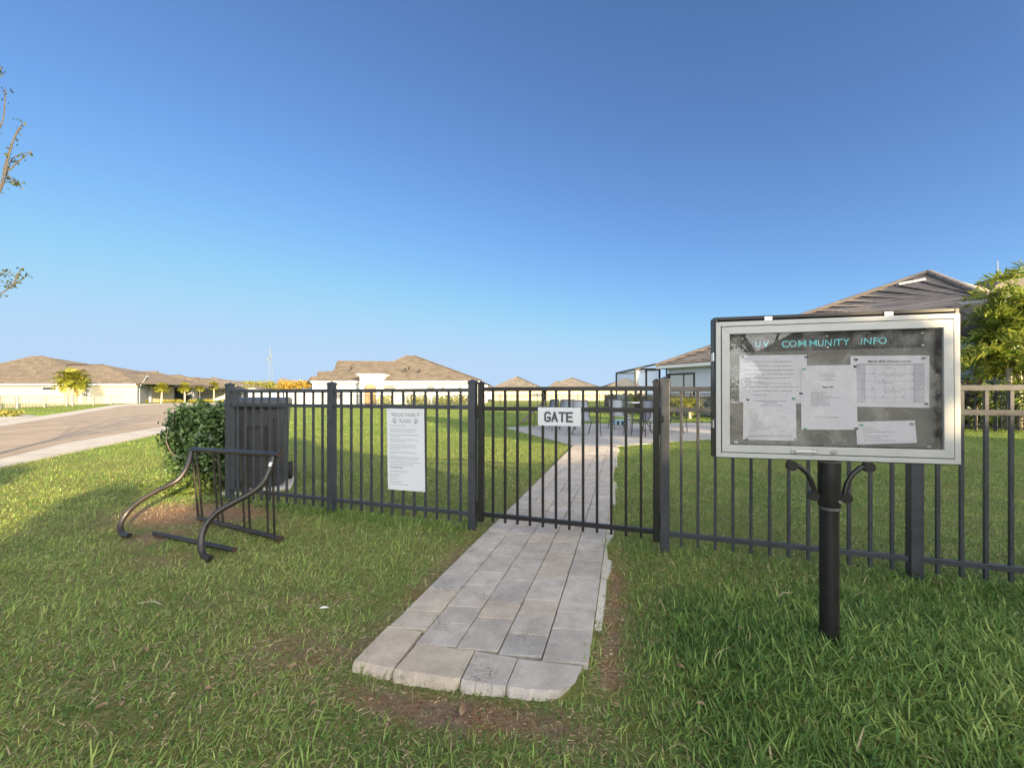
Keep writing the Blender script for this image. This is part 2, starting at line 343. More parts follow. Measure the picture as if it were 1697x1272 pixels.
xs = np.concatenate([-np.geomspace(1600, 9, 26), np.linspace(-8.6, 6.6, 190), np.geomspace(7, 1600, 26)])
ys = np.concatenate([-np.geomspace(1200, 3, 14), np.linspace(-2.0, 0.8, 6), np.linspace(0.9, 7.0, 130), np.geomspace(7.1, 2500, 60)])
GX, GY = np.meshgrid(xs, ys); gx, gy = GX.ravel(), GY.ravel()
gz = hgt(gx, gy)
roadpoly = [tuple(p) for p in LN]+[tuple(p) for p in reversed(GF)]
PATIO = [tuple(gnd(px, py).xy) for px, py in ((835, 707.5), (948, 736.5), (1036, 737), (1100, 731), (1210, 725), (1330, 716), (1330, 703), (1180, 699.5), (960, 701.5))]
gz = gz - 0.030*inside(gx, gy, roadpoly) - 0.012*inside(gx, gy, PATIO)
nx, ny = len(xs), len(ys)
q = (np.arange(ny-1)[:, None]*nx+np.arange(nx-1)[None]).ravel()
gi = np.stack([q, q+1, q+nx+1, q+nx], 1).ravel()
gd = dirt(gx, gy)
M_ground = bpy.data.materials.new('lawn_soil'); M_ground.use_nodes = True
def _ground():
    n = M_ground.node_tree; b = n.nodes['Principled BSDF']; L = n.links.new; b.inputs['Roughness'].default_value = 0.95; b.inputs['Specular IOR Level'].default_value = 0.1
    geo = n.nodes.new('ShaderNodeNewGeometry'); at_ = n.nodes.new('ShaderNodeAttribute'); at_.attribute_name = 'Col'
    def noise(scale, detail=6, rough=.6):
        z = n.nodes.new('ShaderNodeTexNoise'); z.inputs['Scale'].default_value = scale; z.inputs['Detail'].default_value = detail; z.inputs['Roughness'].default_value = rough; L(geo.outputs['Position'], z.inputs[0]); return z
    def ramp(src, stops):
        r = n.nodes.new('ShaderNodeValToRGB'); L(src, r.inputs[0]); e = r.color_ramp.elements
        while len(e) < len(stops): e.new(0.5)
        for k, (p, c) in enumerate(stops): e[k].position = p; e[k].color = (*c, 1)
        return r.outputs[0]
    grass = ramp(noise(38, 9, .75).outputs[0], [(.30, (.072, .10, .03)), (.48, (.155, .21, .055)), (.62, (.26, .29, .09)), (.75, (.40, .35, .16))])
    big = ramp(noise(0.35, 5, .6).outputs[0], [(.35, (.70, .84, .7)), (.65, (1.25, 1.08, 1.0))])
    mx = n.nodes.new('ShaderNodeMix'); mx.data_type = 'RGBA'; mx.blend_type = 'MULTIPLY'; mx.inputs[0].default_value = 1; L(grass, mx.inputs[6]); L(big, mx.inputs[7])
    soil = ramp(noise(55, 10, .8).outputs[0], [(.32, (.09, .062, .045)), (.5, (.22, .16, .115)), (.62, (.33, .25, .18)), (.75, (.45, .37, .28))])
    red = ramp(noise(5, 5).outputs[0], [(.45, (1.1, 1.03, .98)), (.68, (1.25, .92, .68))])
    ms = n.nodes.new('ShaderNodeMix'); ms.data_type = 'RGBA'; ms.blend_type = 'MULTIPLY'; ms.inputs[0].default_value = 1; L(soil, ms.inputs[6]); L(red, ms.inputs[7])
    m2 = n.nodes.new('ShaderNodeMix'); m2.data_type = 'RGBA'; L(at_.outputs['Fac'], m2.inputs[0]); L(mx.outputs[2], m2.inputs[6]); L(ms.outputs[2], m2.inputs[7])
    L(m2.outputs[2], b.inputs['Base Color'])
    bp = n.nodes.new('ShaderNodeBump'); bp.inputs['Strength'].default_value = .9; bp.inputs['Distance'].default_value = .03; L(noise(45, 8, .75).outputs[0], bp.inputs['Height']); L(bp.outputs[0], b.inputs['Normal'])
_ground()
# soil shows in the near turf between the blades: near ground is partly soil
near = (1-sstep(4.5, 11, gy))*(np.abs(gx) < 9)*1.0
gcol = np.clip(np.maximum(gd, 0.38*near*(0.2+fbm(gx*2, gy*2, 9))), 0, 1)
g = np_mesh('ground', np.stack([gx, gy, gz], 1), (np.full(len(q), 4), gi), np.repeat(gcol[:, None], 3, 1), M_ground, smooth=True); setp(g, kind='structure')
# ---- road, gutters
mb = MB(); n7 = len(RF)
RN6 = RN[:5]+[RN[6]]; LN5 = LN[:4]+[LN[5]]
strip(mb, RN[:5]+[RN[6]], RF, -0.026, -0.026); setp(mb.build('road', M_asph), kind='structure')
mb = MB(); A = [RN[0], RN[1], RN[2], RN[4], RN[5], RN[6]]
A2 = [p+(l-p)*0.10 for p, l in zip(A, LN)]
strip(mb, A, A2, -0.030, -0.016); strip(mb, A2, LN, -0.016, 0.004); strip(mb, LN, [l+(l-p)*0.001 for p, l in zip(A, LN)], 0.004, -.08)
setp(mb.build('kerb', M_kerb), kind='structure')
mb = MB(); strip(mb, RF, GF, -0.022, 0.0); strip(mb, GF, [p+Vector((-.02, .02)) for p in GF], 0.0, -.09); setp(mb.build('pavement', M_conc), kind='structure')
mb = MB(); D = [gnd(*p) for p in ((-60, 709), (0, 699), (64, 689), (20, 684.5), (-60, 691))]
mb.add([Vector((p.x, p.y, .006)) for p in D], [(0, 1, 2, 3, 4)]); setp(mb.build('driveway', M_conc), kind='structure')
# ---- patio
mb = MB(); P3 = [Vector((x, y, -0.012)) for x, y in PATIO]; P0 = [Vector((x, y, -0.1)) for x, y in PATIO]; n9 = len(PATIO)
mb.add(P3+P0, [tuple(range(n9))]+[(i, n9+i, n9+(i+1) % n9, (i+1) % n9) for i in range(n9)]); setp(mb.build('patio', M_patio), kind='structure')
# ================================================================== PAVER PATH
KX = (1035-CX)/F                                             # the path runs towards this vanishing point
def pth(s, d, z=0.0): return Vector((s+KX*d, d, z))          # s = sideways offset, d = depth
dv = lambda v: H*F/(840+v/3.263-HY)                           # depth of a joint read off the enlarged photograph
cols_s = [-1.146, -0.949, -0.751, -0.553, -0.353, -0.150]
joints = [[655, 560, 440, 365, 285, 225, 155, 110], [745, 627, 537, 418, 350, 262, 210, 145, 103], [770, 597, 512, 395, 335, 245, 185, 135, 105],
          [800, 687, 580, 503, 378, 308, 240, 187, 125, 85], [838, 660, 572, 445, 375, 285, 225, 160, 110]]
M_paver = bpy.data.materials.new('concrete_pavers'); M_paver.use_nodes = True
def _paver():
    n = M_paver.node_tree; b = n.nodes['Principled BSDF']; L = n.links.new
    geo = n.nodes.new('ShaderNodeNewGeometry'); a = n.nodes.new('ShaderNodeAttribute'); a.attribute_name = 'Col'
    def noise(scale, detail=6, rough=.6):
        z = n.nodes.new('ShaderNodeTexNoise'); z.inputs['Scale'].default_value = scale; z.inputs['Detail'].default_value = detail; z.inputs['Roughness'].default_value = rough; L(geo.outputs['Position'], z.inputs[0]); return z.outputs[0]
    def mr(src, a0, a1, b0, b1):
        m = n.nodes.new('ShaderNodeMapRange'); L(src, m.inputs[0]); m.inputs[1].default_value = a0; m.inputs[2].default_value = a1; m.inputs[3].default_value = b0; m.inputs[4].default_value = b1; return m.outputs[0]
    def mul(c, f):
        m = n.nodes.new('ShaderNodeMix'); m.data_type = 'RGBA'; m.blend_type = 'MULTIPLY'; m.inputs[0].default_value = 1; L(c, m.inputs[6]); L(f, m.inputs[7]); return m.outputs[2]
    c = mul(a.outputs[0], mr(noise(160, 4, .8), .3, .7, .80, 1.16))            # aggregate grain
    c = mul(c, mr(noise(9, 7, .7), .35, .65, .80, 1.12))                       # blotches
    st = n.nodes.new('ShaderNodeMath'); st.operation = 'MULTIPLY'; L(mr(noise(4.2, 4, .6), .56, .68, 0, 1), st.inputs[0]); L(mr(noise(60, 6, .8), .47, .60, 0, 1), st.inputs[1])
    m = n.nodes.new('ShaderNodeMix'); m.data_type = 'RGBA'; L(st.outputs[0], m.inputs[0]); L(c, m.inputs[6]); m.inputs[7].default_value = (.10, .095, .08, 1)   # speckled algae
    dm = n.nodes.new('ShaderNodeMix'); dm.data_type = 'RGBA'; L(mr(noise(1.7, 7, .7), .45, .75, 0, .38), dm.inputs[0]); L(m.outputs[2], dm.inputs[6]); dm.inputs[7].default_value = (.21, .165, .125, 1)   # walked-in soil
    L(dm.outputs[2], b.inputs['Base Color']); b.inputs['Roughness'].default_value = .82
    bp = n.nodes.new('ShaderNodeBump'); bp.inputs['Strength'].default_value = .45; bp.inputs['Distance'].default_value = .006; L(noise(120, 6, .8), bp.inputs['Height']); L(bp.outputs[0], b.inputs['Normal'])
_paver()
mb = MB(); rp = random.Random(3)
def paver(q4, z, col, front=None, h=0.06):
    """q4: plan corners front-left, front-right, back-right, back-left; worn, rounded edges"""
    c = sum((Vector(p) for p in q4), Vector((0, 0)))/4; g2, g1 = .0028, .0052
    def ins(t): return [Vector(p)+(c-Vector(p)).normalized()*t*1.4 for p in q4]
    o, i = ins(g2), ins(g1); tilt = [(rp.uniform(-.0018, .0018)) for _ in range(4)]
    mid = ins(.0037)
    vs = [Vector((*p, -h)) for p in o]+[Vector((*p, z-.006+t)) for p, t in zip(o, tilt)]+[Vector((*p, z-.0018+t)) for p, t in zip(mid, tilt)]+[Vector((*p, z+t)) for p, t in zip(i, tilt)]
    fs = [(12, 13, 14, 15)]
    for k in range(3): fs += [(4*k+j, 4*k+(j+1) % 4, 4*k+4+(j+1) % 4, 4*k+4+j) for j in range(4)]
    mb.add(vs, fs, col)
GREY, WARM, DARK, PALE = (.425, .38, .34), (.445, .385, .32), (.39, .35, .315), (.45, .405, .365)
def pcol(d):
    if rp.random() < .55-.25*min(1, d/4): base = WARM if rp.random() < .6 else PALE
    else: base = GREY if rp.random() < .78 else DARK
    k = rp.uniform(.93, 1.07); return tuple(c*k for c in base)
END = 9.0
for c in range(5):
    ds = [dv(v) for v in joints[c]]
    while ds[-1] < END: ds.append(ds[-1]+rp.choice([.155, .165, .24, .30]))
    s0, s1 = cols_s[c], cols_s[c+1]
    for k in range(len(ds)-1):
        a, bb = ds[k], ds[k+1]; sl = -.05
        q4 = [pth(s0, a+.01).xy, pth(s1, a-.01).xy, pth(s1, bb-.01).xy, pth(s0, bb+.01).xy]
        col = pcol(a)
        if c == 3 and k == 0: col = (.335, .31, .29)
        if c == 2 and k == 2: col = (.365, .335, .31)
        if c == 0 and k < 2: col = WARM
        if c == 0 and k == 2: col = (.39, .36, .335)
        paver(q4, 0.0, col)
# front row: worn, sloping faces, read off the enlarged photograph
Gz = lambda u, v, z=0.0: gnd(560+u/3.263, 840+v/3.263, z)
fr = [((90, 825), (303, 868), (452, 672), (272, 640), (45, 905), (270, 945)), ((310, 868), (664, 925), (738, 776), (428, 738), (276, 945), (663, 1030)),
      ((670, 925), (910, 962), (970, 816), (744, 778), (668, 1030), (850, 1056)), ((916, 962), (1298, 1000), (1318, 858), (976, 818), (856, 1058), (1120, 1090))]
for k, (fl, frt, br, bl, bl0, br0) in enumerate(fr):
    col = [(.46, .39, .31), (.445, .38, .305), (.41, .37, .33), (.43, .39, .35)][k]
    T = [Gz(*fl), Gz(*frt), Gz(*br), Gz(*bl)]; zb = -.056
    def below(p, d=.03):
        f = Vector((-.21, -1)).normalized()*d; return Vector((p.x+f.x, p.y+f.y, zb))
    NN = 22                                                     # worn front lip, irregular
    lip, face, base = [], [], []
    for j in range(NN+1):
        t = j/NN; p = T[0].lerp(T[1], t); w3 = mnoise.noise(Vector((t*5.1+k*7, 1.3, k)))*.010+mnoise.noise(Vector((t*17+k*3, 4.1, k)))*.005; e = (0.006+.006*math.sin(3.1*t+k))+w3; ed = min(t, 1-t); e -= .012*max(0, 1-ed/.07)**2
        if k == 3 and t > .55: e -= (t-.55)**2*.30
        lip.append(Vector((p.x+.0, p.y-.002-w3*.4+(.0 if e > 0 else -e*.8), -.001+min(0, w3)*.25)))
        face.append(Vector((p.x-.003, p.y-.016-e*.6+(max(0, -e)*1.0), -0.013+w3*.6)))
        base.append(below(p, .030+e)+Vector((0, max(0, -e)*1.0, 0)))
    n1 = NN+1; vs = lip+face+base+[T[2], T[3]]; bi = 3*n1
    fs = [tuple(range(n1))+(bi, bi+1)]+[(j, n1+j, n1+j+1, j+1) for j in range(NN)]+[(n1+j, 2*n1+j, 2*n1+j+1, n1+j+1) for j in range(NN)]
    e0 = len(vs); vs += [Vector((T[3].x, T[3].y, zb)), Vector((T[2].x, T[2].y, zb))]
    fs += [(0, bi+1, e0, 2*n1, n1), (NN, n1+NN, 2*n1+NN, e0+1, bi)]
    mb.add(vs, fs, col)
path = mb.build('path', M_paver, col=True); setp(path, kind='structure')
# ragged concrete edge restraint along the right side
mb = MB(); d = 1.95; rp2 = random.Random(5)
while d < 8.6:
    L_ = rp2.uniform(.25, .7); w0, w1 = rp2.uniform(.022, .06), rp2.uniform(.022, .06); z = rp2.uniform(-.022, -.010)
    if d < 2.4: w0, w1, z = w0*.7, w1*.7, z-.008
    a = [pth(-.148, d), pth(-.148+w0, d), pth(-.148+w1, d+L_), pth(-.148, d+L_)]; m5 = (a[1]+a[2])/2+Vector((rp2.uniform(-.02, .015), 0, 0))
    top = [a[0], a[1]*1, m5, a[2], a[3]]; zz = [z, z-.012, z-.008, z-.012, z]
    vs = [Vector((p.x, p.y, q_)) for p, q_ in zip(top, zz)]+[Vector((p.x, p.y, -.1)) for p in top]
    mb.add(vs, [(0, 1, 2, 3, 4)]+[(i, 5+i, 5+(i+1) % 5, (i+1) % 5) for i in range(5)]); d += L_+rp2.uniform(.005, .03)
setp(mb.build('path_edging', M_conc), kind='structure')
# ================================================================== GRASS
def on_path(x, y):
    s = x-KX*y
    return (s > -1.118) & (s < -.172) & (y > 1.575-.21*(x+.2)) & (y < 9.2)
def grass():
    Vs, Ts, Is, Cs = [], [], [], []; base = 0
    bands = [(1.0, 1.6, 14500), (1.6, 2.3, 13500), (2.3, 3.2, 10000), (3.2, 4.4, 6400), (4.4, 6, 4200), (6, 8.5, 2600), (8.5, 12, 1600), (12, 18, 900), (18, 28, 380), (28, 46, 130)]
    for y0, y1, rho in bands:
        xm = lambda y: 1.30*y+.55
        area = (xm(y0)+xm(y1))*(y1-y0); n = int(area*rho)
        y = np.sqrt(RNG.uniform(y0*y0, y1*y1, n)) if y0 > 2 else RNG.uniform(y0, y1, n); x = RNG.uniform(-1, 1, n)*(1.30*y+.55)
        # clumping
        cl = fbm(x*7, y*7, 31); big = fbm(x*1.1, y*1.1, 41); med = fbm(x*2.7, y*2.7, 51)
        s = x-KX*y; dr = dirt(x, y)
        lush = sstep(.05, .35, s)*(1-sstep(2.0, 2.75, y-.05*x))                # thick mound by the notice board
        lush = np.maximum(lush, .75*np.exp(-((y-(4.20-.3314*(x+2.974)))/.17)**2)*(x < -.45)*(x > -3.2))
        keep = RNG.random(n) < np.clip(.42+1.1*cl+.5*lush-1.0*dr, .08, 1)
        keep &= ~on_path(x, y) & ~inside(x, y, PATIO) & ~inside(x, y, roadpoly)
        x, y, cl, big, med, lush, dr, s = (v[keep] for v in (x, y, cl, big, med, lush, dr, s)); n = len(x)
        far = np.clip((y-3)/14, 0, 1)
        fence_d = np.abs(y-(4.28-.3314*(x+2.974)))                              # tufts missed by the mower along the fence
        tuft = np.exp(-(fence_d/.09)**2)*(x < 3.4)*(x > -3.2)*(1-on_path(x, y))
        Ln = RNG.gamma(7, 1/7, n)*(.031+.013*med+.018*lush+.02*tuft)*(1+.7*far)
        Wd = RNG.uniform(.0026, .0060, n)*(1+.3*lush)*(1+2.0*far)
        az = RNG.uniform(0, 2*np.pi, n); tilt = RNG.beta(2.6, 1.5, n)*1.5; tilt = tilt*(1-.05*lush-.2*tuft)
        curve = RNG.uniform(.1, .9, n)
        z = hgt(x, y)-.004
        # colour of each blade: fresh, mid, olive, straw
        r = RNG.random(n); straw = (.13+.34*(1-big)*(1-lush)*(1-.4*(s>0))+.3*dr)*(1-.8*lush)*(1-.35*np.clip((y-4)/4, 0, 1)); straw = straw+.10*np.exp(-((y-(2.52-.0*x))/.35)**2)*(s > .2)
        g1, g2, g3 = np.array((.080, .172, .038)), np.array((.215, .325, .078)), np.array((.36, .42, .12))
        t = np.clip(RNG.normal(.45, .28, n)+.75*(med-.5)+.5*(big-.5)-.16*lush+.16*(s < -1.2)*(y < 4)+.5*(cl-.5), 0, 1)[:, None]
        C = np.where(t < .5, g1+(g2-g1)*t*2, g2+(g3-g2)*(t-.5)*2)
        sc_ = np.array((.50, .41, .245))*RNG.uniform(.55, 1.15, n)[:, None]; isS = (r < straw)[:, None]
        C = np.where(isS, sc_, C)*RNG.uniform(.7, 1.28, n)[:, None]
        tilt = np.where(isS[:, 0], np.clip(tilt+.5, 0, 1.5), tilt)
        dx, dy = np.cos(az), np.sin(az); px_, py_ = -dy, dx
        P0 = np.stack([x, y, z], 1); side = np.stack([px_, py_, np.zeros(n)], 1)
        def dirv(a): return np.stack([dx*np.sin(a), dy*np.sin(a), np.cos(a)], 1)
        t1 = np.clip(tilt, 0, 1.5); t2 = np.clip(tilt+curve*.7, 0, 1.75)
        P1 = P0+dirv(t1)*(Ln*.5)[:, None]; P2 = P1+dirv(t2)*(Ln*.5)[:, None]
        P1[:, 2] = np.maximum(P1[:, 2], z+.006); P2[:, 2] = np.maximum(P2[:, 2], z+.004)
        hw = (Wd/2)[:, None]
        tw = side*np.cos(curve*1.3)[:, None]+np.array((0, 0, 1.))*np.sin(curve*1.3)[:, None]*.5
        if y0 < 6:
            V = np.stack([P0-side*hw*.8, P0+side*hw*.8, P1+tw*hw, P1-tw*hw, P2], 1); k = 5
            b = base+np.arange(n)*5; idx = np.stack([b, b+1, b+2, b+3, b+3, b+2, b+4], 1).ravel(); tot = np.tile([4, 3], n)
        else:
            V = np.stack([P0-side*hw, P0+side*hw, P2], 1); k = 3
            b = base+np.arange(n)*3; idx = np.stack([b, b+1, b+2], 1).ravel(); tot = np.full(n, 3)
        Vs.append(V.reshape(-1, 3)); Is.append(idx); Ts.append(tot); Cs.append(np.repeat(C, k, 0)); base += n*k
    o = np_mesh('grass', np.concatenate(Vs), (np.concatenate(Ts), np.concatenate(Is)), np.concatenate(Cs), M_grass, smooth=False)
    setp(o, 'short patchy lawn grass, lush green by the post and drier by the path', 'grass', kind='stuff')
grass()

def joint_grass():
    """weeds and soil-fed blades growing out of the path's joints"""
    mb = MB(); r = random.Random(21)
    for _ in range(2600):
        c = r.choice([0, 1, 1, 2, 3, 4, 4, 5]); d = r.uniform(1.75, 7.5); k = float(fbm(np.array([c*7.3+d*2.2]), np.array([c*3.1]), 91)[0])
        if r.random() > max(0, (k-.50)*5): continue
        p = pth(cols_s[c]+r.gauss(0, .0025), d, -.006); a = r.uniform(0, 6.28); h = r.uniform(.010, .026); t = Vector((math.cos(a)*h*.9, math.sin(a)*h*.9, h*r.uniform(.5, 1))); w_ = Vector((-math.sin(a), math.cos(a), 0))*.0018
        g = r.uniform(.7, 1.2); col = (.13*g, .21*g, .05*g) if r.random() < .7 else (.32*g, .26*g, .15*g); mb.add([p-w_, p+w_, p+t], [(0, 1, 2)], col)
    setp(mb.build('joint_grass', M_grass, col=True), 'tiny grass blades growing in the joints of the paver path', 'grass', kind='stuff')
joint_grass()

def soil_crumbs():
    """crumbs of soil, bark and broken thatch lying on the bare patches"""
    mb = MB(); r = random.Random(31); n = 0
    while n < 5200:
        if r.random() < .72: x, y = r.uniform(-1.3, .75), r.uniform(1.2, 2.6)
        else: x, y = r.uniform(-3.9, -2.3), r.uniform(3.0, 4.4)
        if bool(on_path(np.array([x]), np.array([y]))[0]) or r.random() > float(dirt(np.array([x]), np.array([y]))[0]): continue
        z = float(hgt(x, y)); L = r.uniform(.002, .007) if r.random() < .75 else r.uniform(.010, .028); w_ = L*r.uniform(.4, .8) if L < .008 else r.uniform(.0012, .0028); a = r.uniform(0, 6.28)
        u, v = Vector((math.cos(a), math.sin(a), r.uniform(-.2, .3)))*L*.5, Vector((-math.sin(a), math.cos(a), 0))*w_*.5; p = Vector((x, y, z+.002)); h = Vector((0, 0, min(.005, L*.5)))
        g = r.uniform(.5, 1.3); col = (.20*g, .135*g, .09*g) if r.random() < .65 else (.40*g, .31*g, .20*g)
        mb.add([p-u, p+v, p+u, p-v, p+h], [(0, 1, 4), (1, 2, 4), (2, 3, 4), (3, 0, 4)], col); n += 1
    setp(mb.build('soil_crumbs', mat('soil_crumb', (.2, .14, .1), .95, attr='Col'), col=True), 'crumbs of brown soil and dry thatch on the bare patches by the path', 'soil', kind='stuff')
soil_crumbs()
# ================================================================== FENCES
def FD(px): return 693.0/(162+.1053*(px-390))               # depth of the front fence line at a picture column
def FP(px, z=0.0): d = FD(px); return Vector(((px-CX)/F*d, d, z))
FA = FP(390); FDIR = (FP(1650)-FP(390)).normalized(); FN = Vector((FDIR.y, -FDIR.x, 0))   # FN points to the camera side
if FN.y > 0: FN = -FN
FZ0, RT, RM, RB = 0.005, 1.165, 1.018, 0.108                 # ground, rail heights
def fence_panel(parent, p, q, n, pm, top=RT, zb=.03, pw=.019, mid=RM, bot=RB, rail=.034):
    """three rails and n pickets between posts at p and q"""
    p, q = Vector((p.x, p.y, 0)), Vector((q.x, q.y, 0)); d = (q-p).normalized()
    for z in (top, mid, bot):
        m = MB(); m.beam(p+Vector((0, 0, z)), q+Vector((0, 0, z)), .028, rail); m.build('rail', pm, parent, bevel=.002)
    m = MB()
    for k in range(n):
        c = p.lerp(q, (k+1)/(n+1)); m.beam(c+Vector((0, 0, zb)), c+Vector((0, 0, top+.012)), pw, pw-.001, up=d)
    m.build('picket_panel', pm, parent, bevel=.0012)
def fence_post(parent, p, pm, hgt_=1.235, wd=.064, zb=-.08):
    m = MB(); d = FDIR; m.beam(Vector((p.x, p.y, zb)), Vector((p.x, p.y, hgt_)), wd, wd, up=d); o = m.build('post', pm, parent, bevel=.003)
    m = MB(); Mx = Matrix((FDIR, FN, Vector((0, 0, 1)))).transposed().to_4x4(); Mx.translation = Vector((p.x, p.y, hgt_)); h = wd/2+.004
    m.box((-h, -h, -.012), (h, h, .006), Mx); e = wd/2-.002
    m.add([Mx @ Vector(v) for v in ((-h, -h, .006), (h, -h, .006), (h, h, .006), (-h, h, .006), (0, 0, .024))], [(0, 1, 4), (1, 2, 4), (2, 3, 4), (3, 0, 4)])
    c = m.build('post_cap', pm, o, bevel=.002); return o
def child_parent_fix(): pass
LP = FP(381); MP = FP(550); GP = FP(783.5)
fl = thing('metal_fence', 'dark metal picket fence between trash bin and gate, carrying the rules sign', 'fence', FP(550))
for p in (LP, MP, GP): fence_post(fl, p, M_fence)
fence_panel(fl, LP, MP, 11, M_fence); fence_panel(fl, MP, GP, 12, M_fence)
fr_ = thing('metal_fence', 'dark metal picket fence behind the notice board post, sunlit along its top', 'fence', FP(1300))
RP = FP(1101.5); RQ = FP(1515.5); step = (RQ-RP); RR = RQ+step
for p in (RP, RQ, RR): fence_post(fr_, p, M_fence)
fence_panel(fr_, RP, RQ, 12, M_fence); fence_panel(fr_, RQ, RR, 12, M_fence)
# side fence running back from the corner, mostly hidden by the bin and shrub
SD = Vector(((436-CX)/F, 1, 0)).normalized()
fs_ = thing('metal_fence', 'dark metal side fence running back from the corner post behind the trash bin', 'fence', LP+SD)
S1 = LP+SD*1.6; S2 = S1+SD*1.6; S3 = S2+SD*1.6
for p in (S1, S2, S3): fence_post(fs_, p, M_fence)
fence_panel(fs_, LP+SD*.03, S1, 13, M_fence); fence_panel(fs_, S1, S2, 13, M_fence); fence_panel(fs_, S2, S3, 13, M_fence)
# ------------------------------------------------------------------ gate
G0, G1 = FP(797.5), FP(1087.5)
gt = thing('metal_gate', 'black metal picket gate across the paver path', 'gate', (G0+G1)/2)
def gate():
    for k, p in enumerate((G0, G1)):
        m = MB(); m.beam(Vector((p.x, p.y, .055 if k == 0 else .045)), Vector((p.x, p.y, 1.215)), .05, .045, up=FDIR); o = m.build('upright', M_gate, gt, bevel=.003)
        m = MB(); Mx = Matrix((FDIR, FN, Vector((0, 0, 1)))).transposed().to_4x4(); Mx.translation = Vector((p.x, p.y, 1.215)); h = .028
        m.box((-h, -h, 0), (h, h, .01), Mx); m.add([Mx @ Vector(v) for v in ((-h, -h, .01), (h, -h, .01), (h, h, .01), (-h, h, .01), (0, 0, .03))], [(0, 1, 4), (1, 2, 4), (2, 3, 4), (3, 0, 4)]); m.build('upright_cap', M_gate, o)
    for z in (1.172, 1.01, .115):
        m = MB(); m.beam(G0+Vector((0, 0, z)), G1+Vector((0, 0, z)), .03, .034); m.build('rail', M_gate, gt, bevel=.002)
    m = MB(); d = FDIR
    for k in range(12):
        c = G0.lerp(G1, (k+1)/13); m.beam(c+Vector((0, 0, .06)), c+Vector((0, 0, 1.18)), .0195, .019, up=d)
    m.build('picket_panel', M_gate, gt, bevel=.0012)
    for z in (.98, .17):                                      # hinges between gate upright and post
        m = MB(); c = (GP+G0)/2+Vector((0, 0, z)); m.tube([c+FN*.012-Vector((0, 0, .05)), c+FN*.012+Vector((0, 0, .05))], .011, 10)
        m.beam(GP+Vector((0, 0, z))+FN*.006, G0+Vector((0, 0, z))+FN*.006, .02, .05); m.build('hinge', M_black, gt, smooth=True)
    m = MB(); c = G1+FDIR*.034+Vector((0, 0, .93)); m.beam(c-Vector((0, 0, .10)), c+Vector((0, 0, .10)), .036, .05, up=FDIR); m.beam(c+Vector((0, 0, .02))+FN*.02, c+Vector((0, 0, .02))+FN*.05, .03, .05); m.build('latch', M_black, gt, bevel=.004)
    m = MB(); c = G1+FDIR*.032+Vector((0, 0, .2)); m.beam(c-Vector((0, 0, .07)), c+Vector((0, 0, .05)), .02, .04, up=FDIR); m.build('latch_keeper', M_black, gt, bevel=.003)
gate()
def plane_at(origin, xdir, normal):
    """matrix: x along the sign, y up, z out of its face"""
    x = Vector(xdir).normalized(); n = Vector(normal).normalized(); y = n.cross(x).normalized()
    Mx = Matrix((x, y, n)).transposed().to_4x4(); Mx.translation = Vector(origin); return Mx
def hit(px, py, Mx, depth=0.0):
    """where a view ray meets the sign plane, in the sign's own x, y"""
    o = Vector((0, 0, H)); d = Vector(((px-CX)/F, 1, -(py-HY)/F)); n = Mx.col[2].xyz; p0 = Mx.translation+n*depth
    t = (p0-o).dot(n)/d.dot(n); l = Mx.inverted() @ (o+d*t); return (l.x, l.y)
# ------------------------------------------------------------------ GATE sign
SM = plane_at(G0+FN*.030+Vector((0, 0, 0)), FDIR, FN)
c4 = [hit(*p, SM) for p in ((891, 705.5), (962.5, 705.5), (962.5, 675), (891, 675))]
gs = thing('gate_sign', 'small white sign reading GATE hung on the black gate', 'sign', SM @ Vector((*c4[0], 0)))
def gate_sign():
    x0, y0 = c4[0]; x1, y1 = c4[2]; y0 = (c4[0][1]+c4[1][1])/2; y1 = (c4[2][1]+c4[3][1])/2
    m = MB(); m.prism([(x0, y0), (x1, y0), (x1, y1), (x0, y1)], SM, -.012, -.006); m.build('sign_board', M_white, gs, bevel=.0015)
    hgt_ = (y1-y0)*.46; b = MB(); wd = (x1-x0); yb = y0+(y1-y0)*.255
    def stroke(pts, r=.0072):
        for a, c in zip(pts[:-1], pts[1:]):
            A, C = Vector(a), Vector(c); t = (C-A).normalized()*r; n = Vector((-t.y, t.x)); b.prism([tuple(A-t-n), tuple(C+t-n), tuple(C+t+n), tuple(A-t+n)], SM, -.006, -.0035+.00001*len(b.v))
    lw = wd*.115; X = [x0+wd*f for f in (.175, .34, .515, .685)]; h_ = hgt_; y = yb
    g = X[0]; k = lw*.28; stroke([(g+lw, y+h_*.86), (g+lw-k*.8, y+h_), (g+k, y+h_), (g, y+h_-k), (g, y+k), (g+k, y), (g+lw-k, y), (g+lw, y+k), (g+lw, y+h_*.42), (g+lw*.55, y+h_*.42)])
    a = X[1]; stroke([(a, y), (a+lw*.5, y+h_)]); stroke([(a+lw*.5, y+h_), (a+lw, y)]); stroke([(a+lw*.22, y+h_*.34), (a+lw*.78, y+h_*.34)])
    t = X[2]; stroke([(t-lw*.05, y+h_), (t+lw*1.05, y+h_)]); stroke([(t+lw*.5, y+h_), (t+lw*.5, y)])
    e = X[3]; stroke([(e+lw, y+h_), (e, y+h_), (e, y), (e+lw, y)]); stroke([(e, y+h_*.52), (e+lw*.85, y+h_*.52)])
    b.build('lettering', M_inkd, gs)
    for x in (x0+wd*.045, x1-wd*.065):
        m = MB(); m.disc((x, y1-.018), .0045, SM, -.006, -.003); m.disc((x, y1-.034), .0045, SM, -.006, -.003); m.build('screw', M_chrome, gs)
gate_sign()
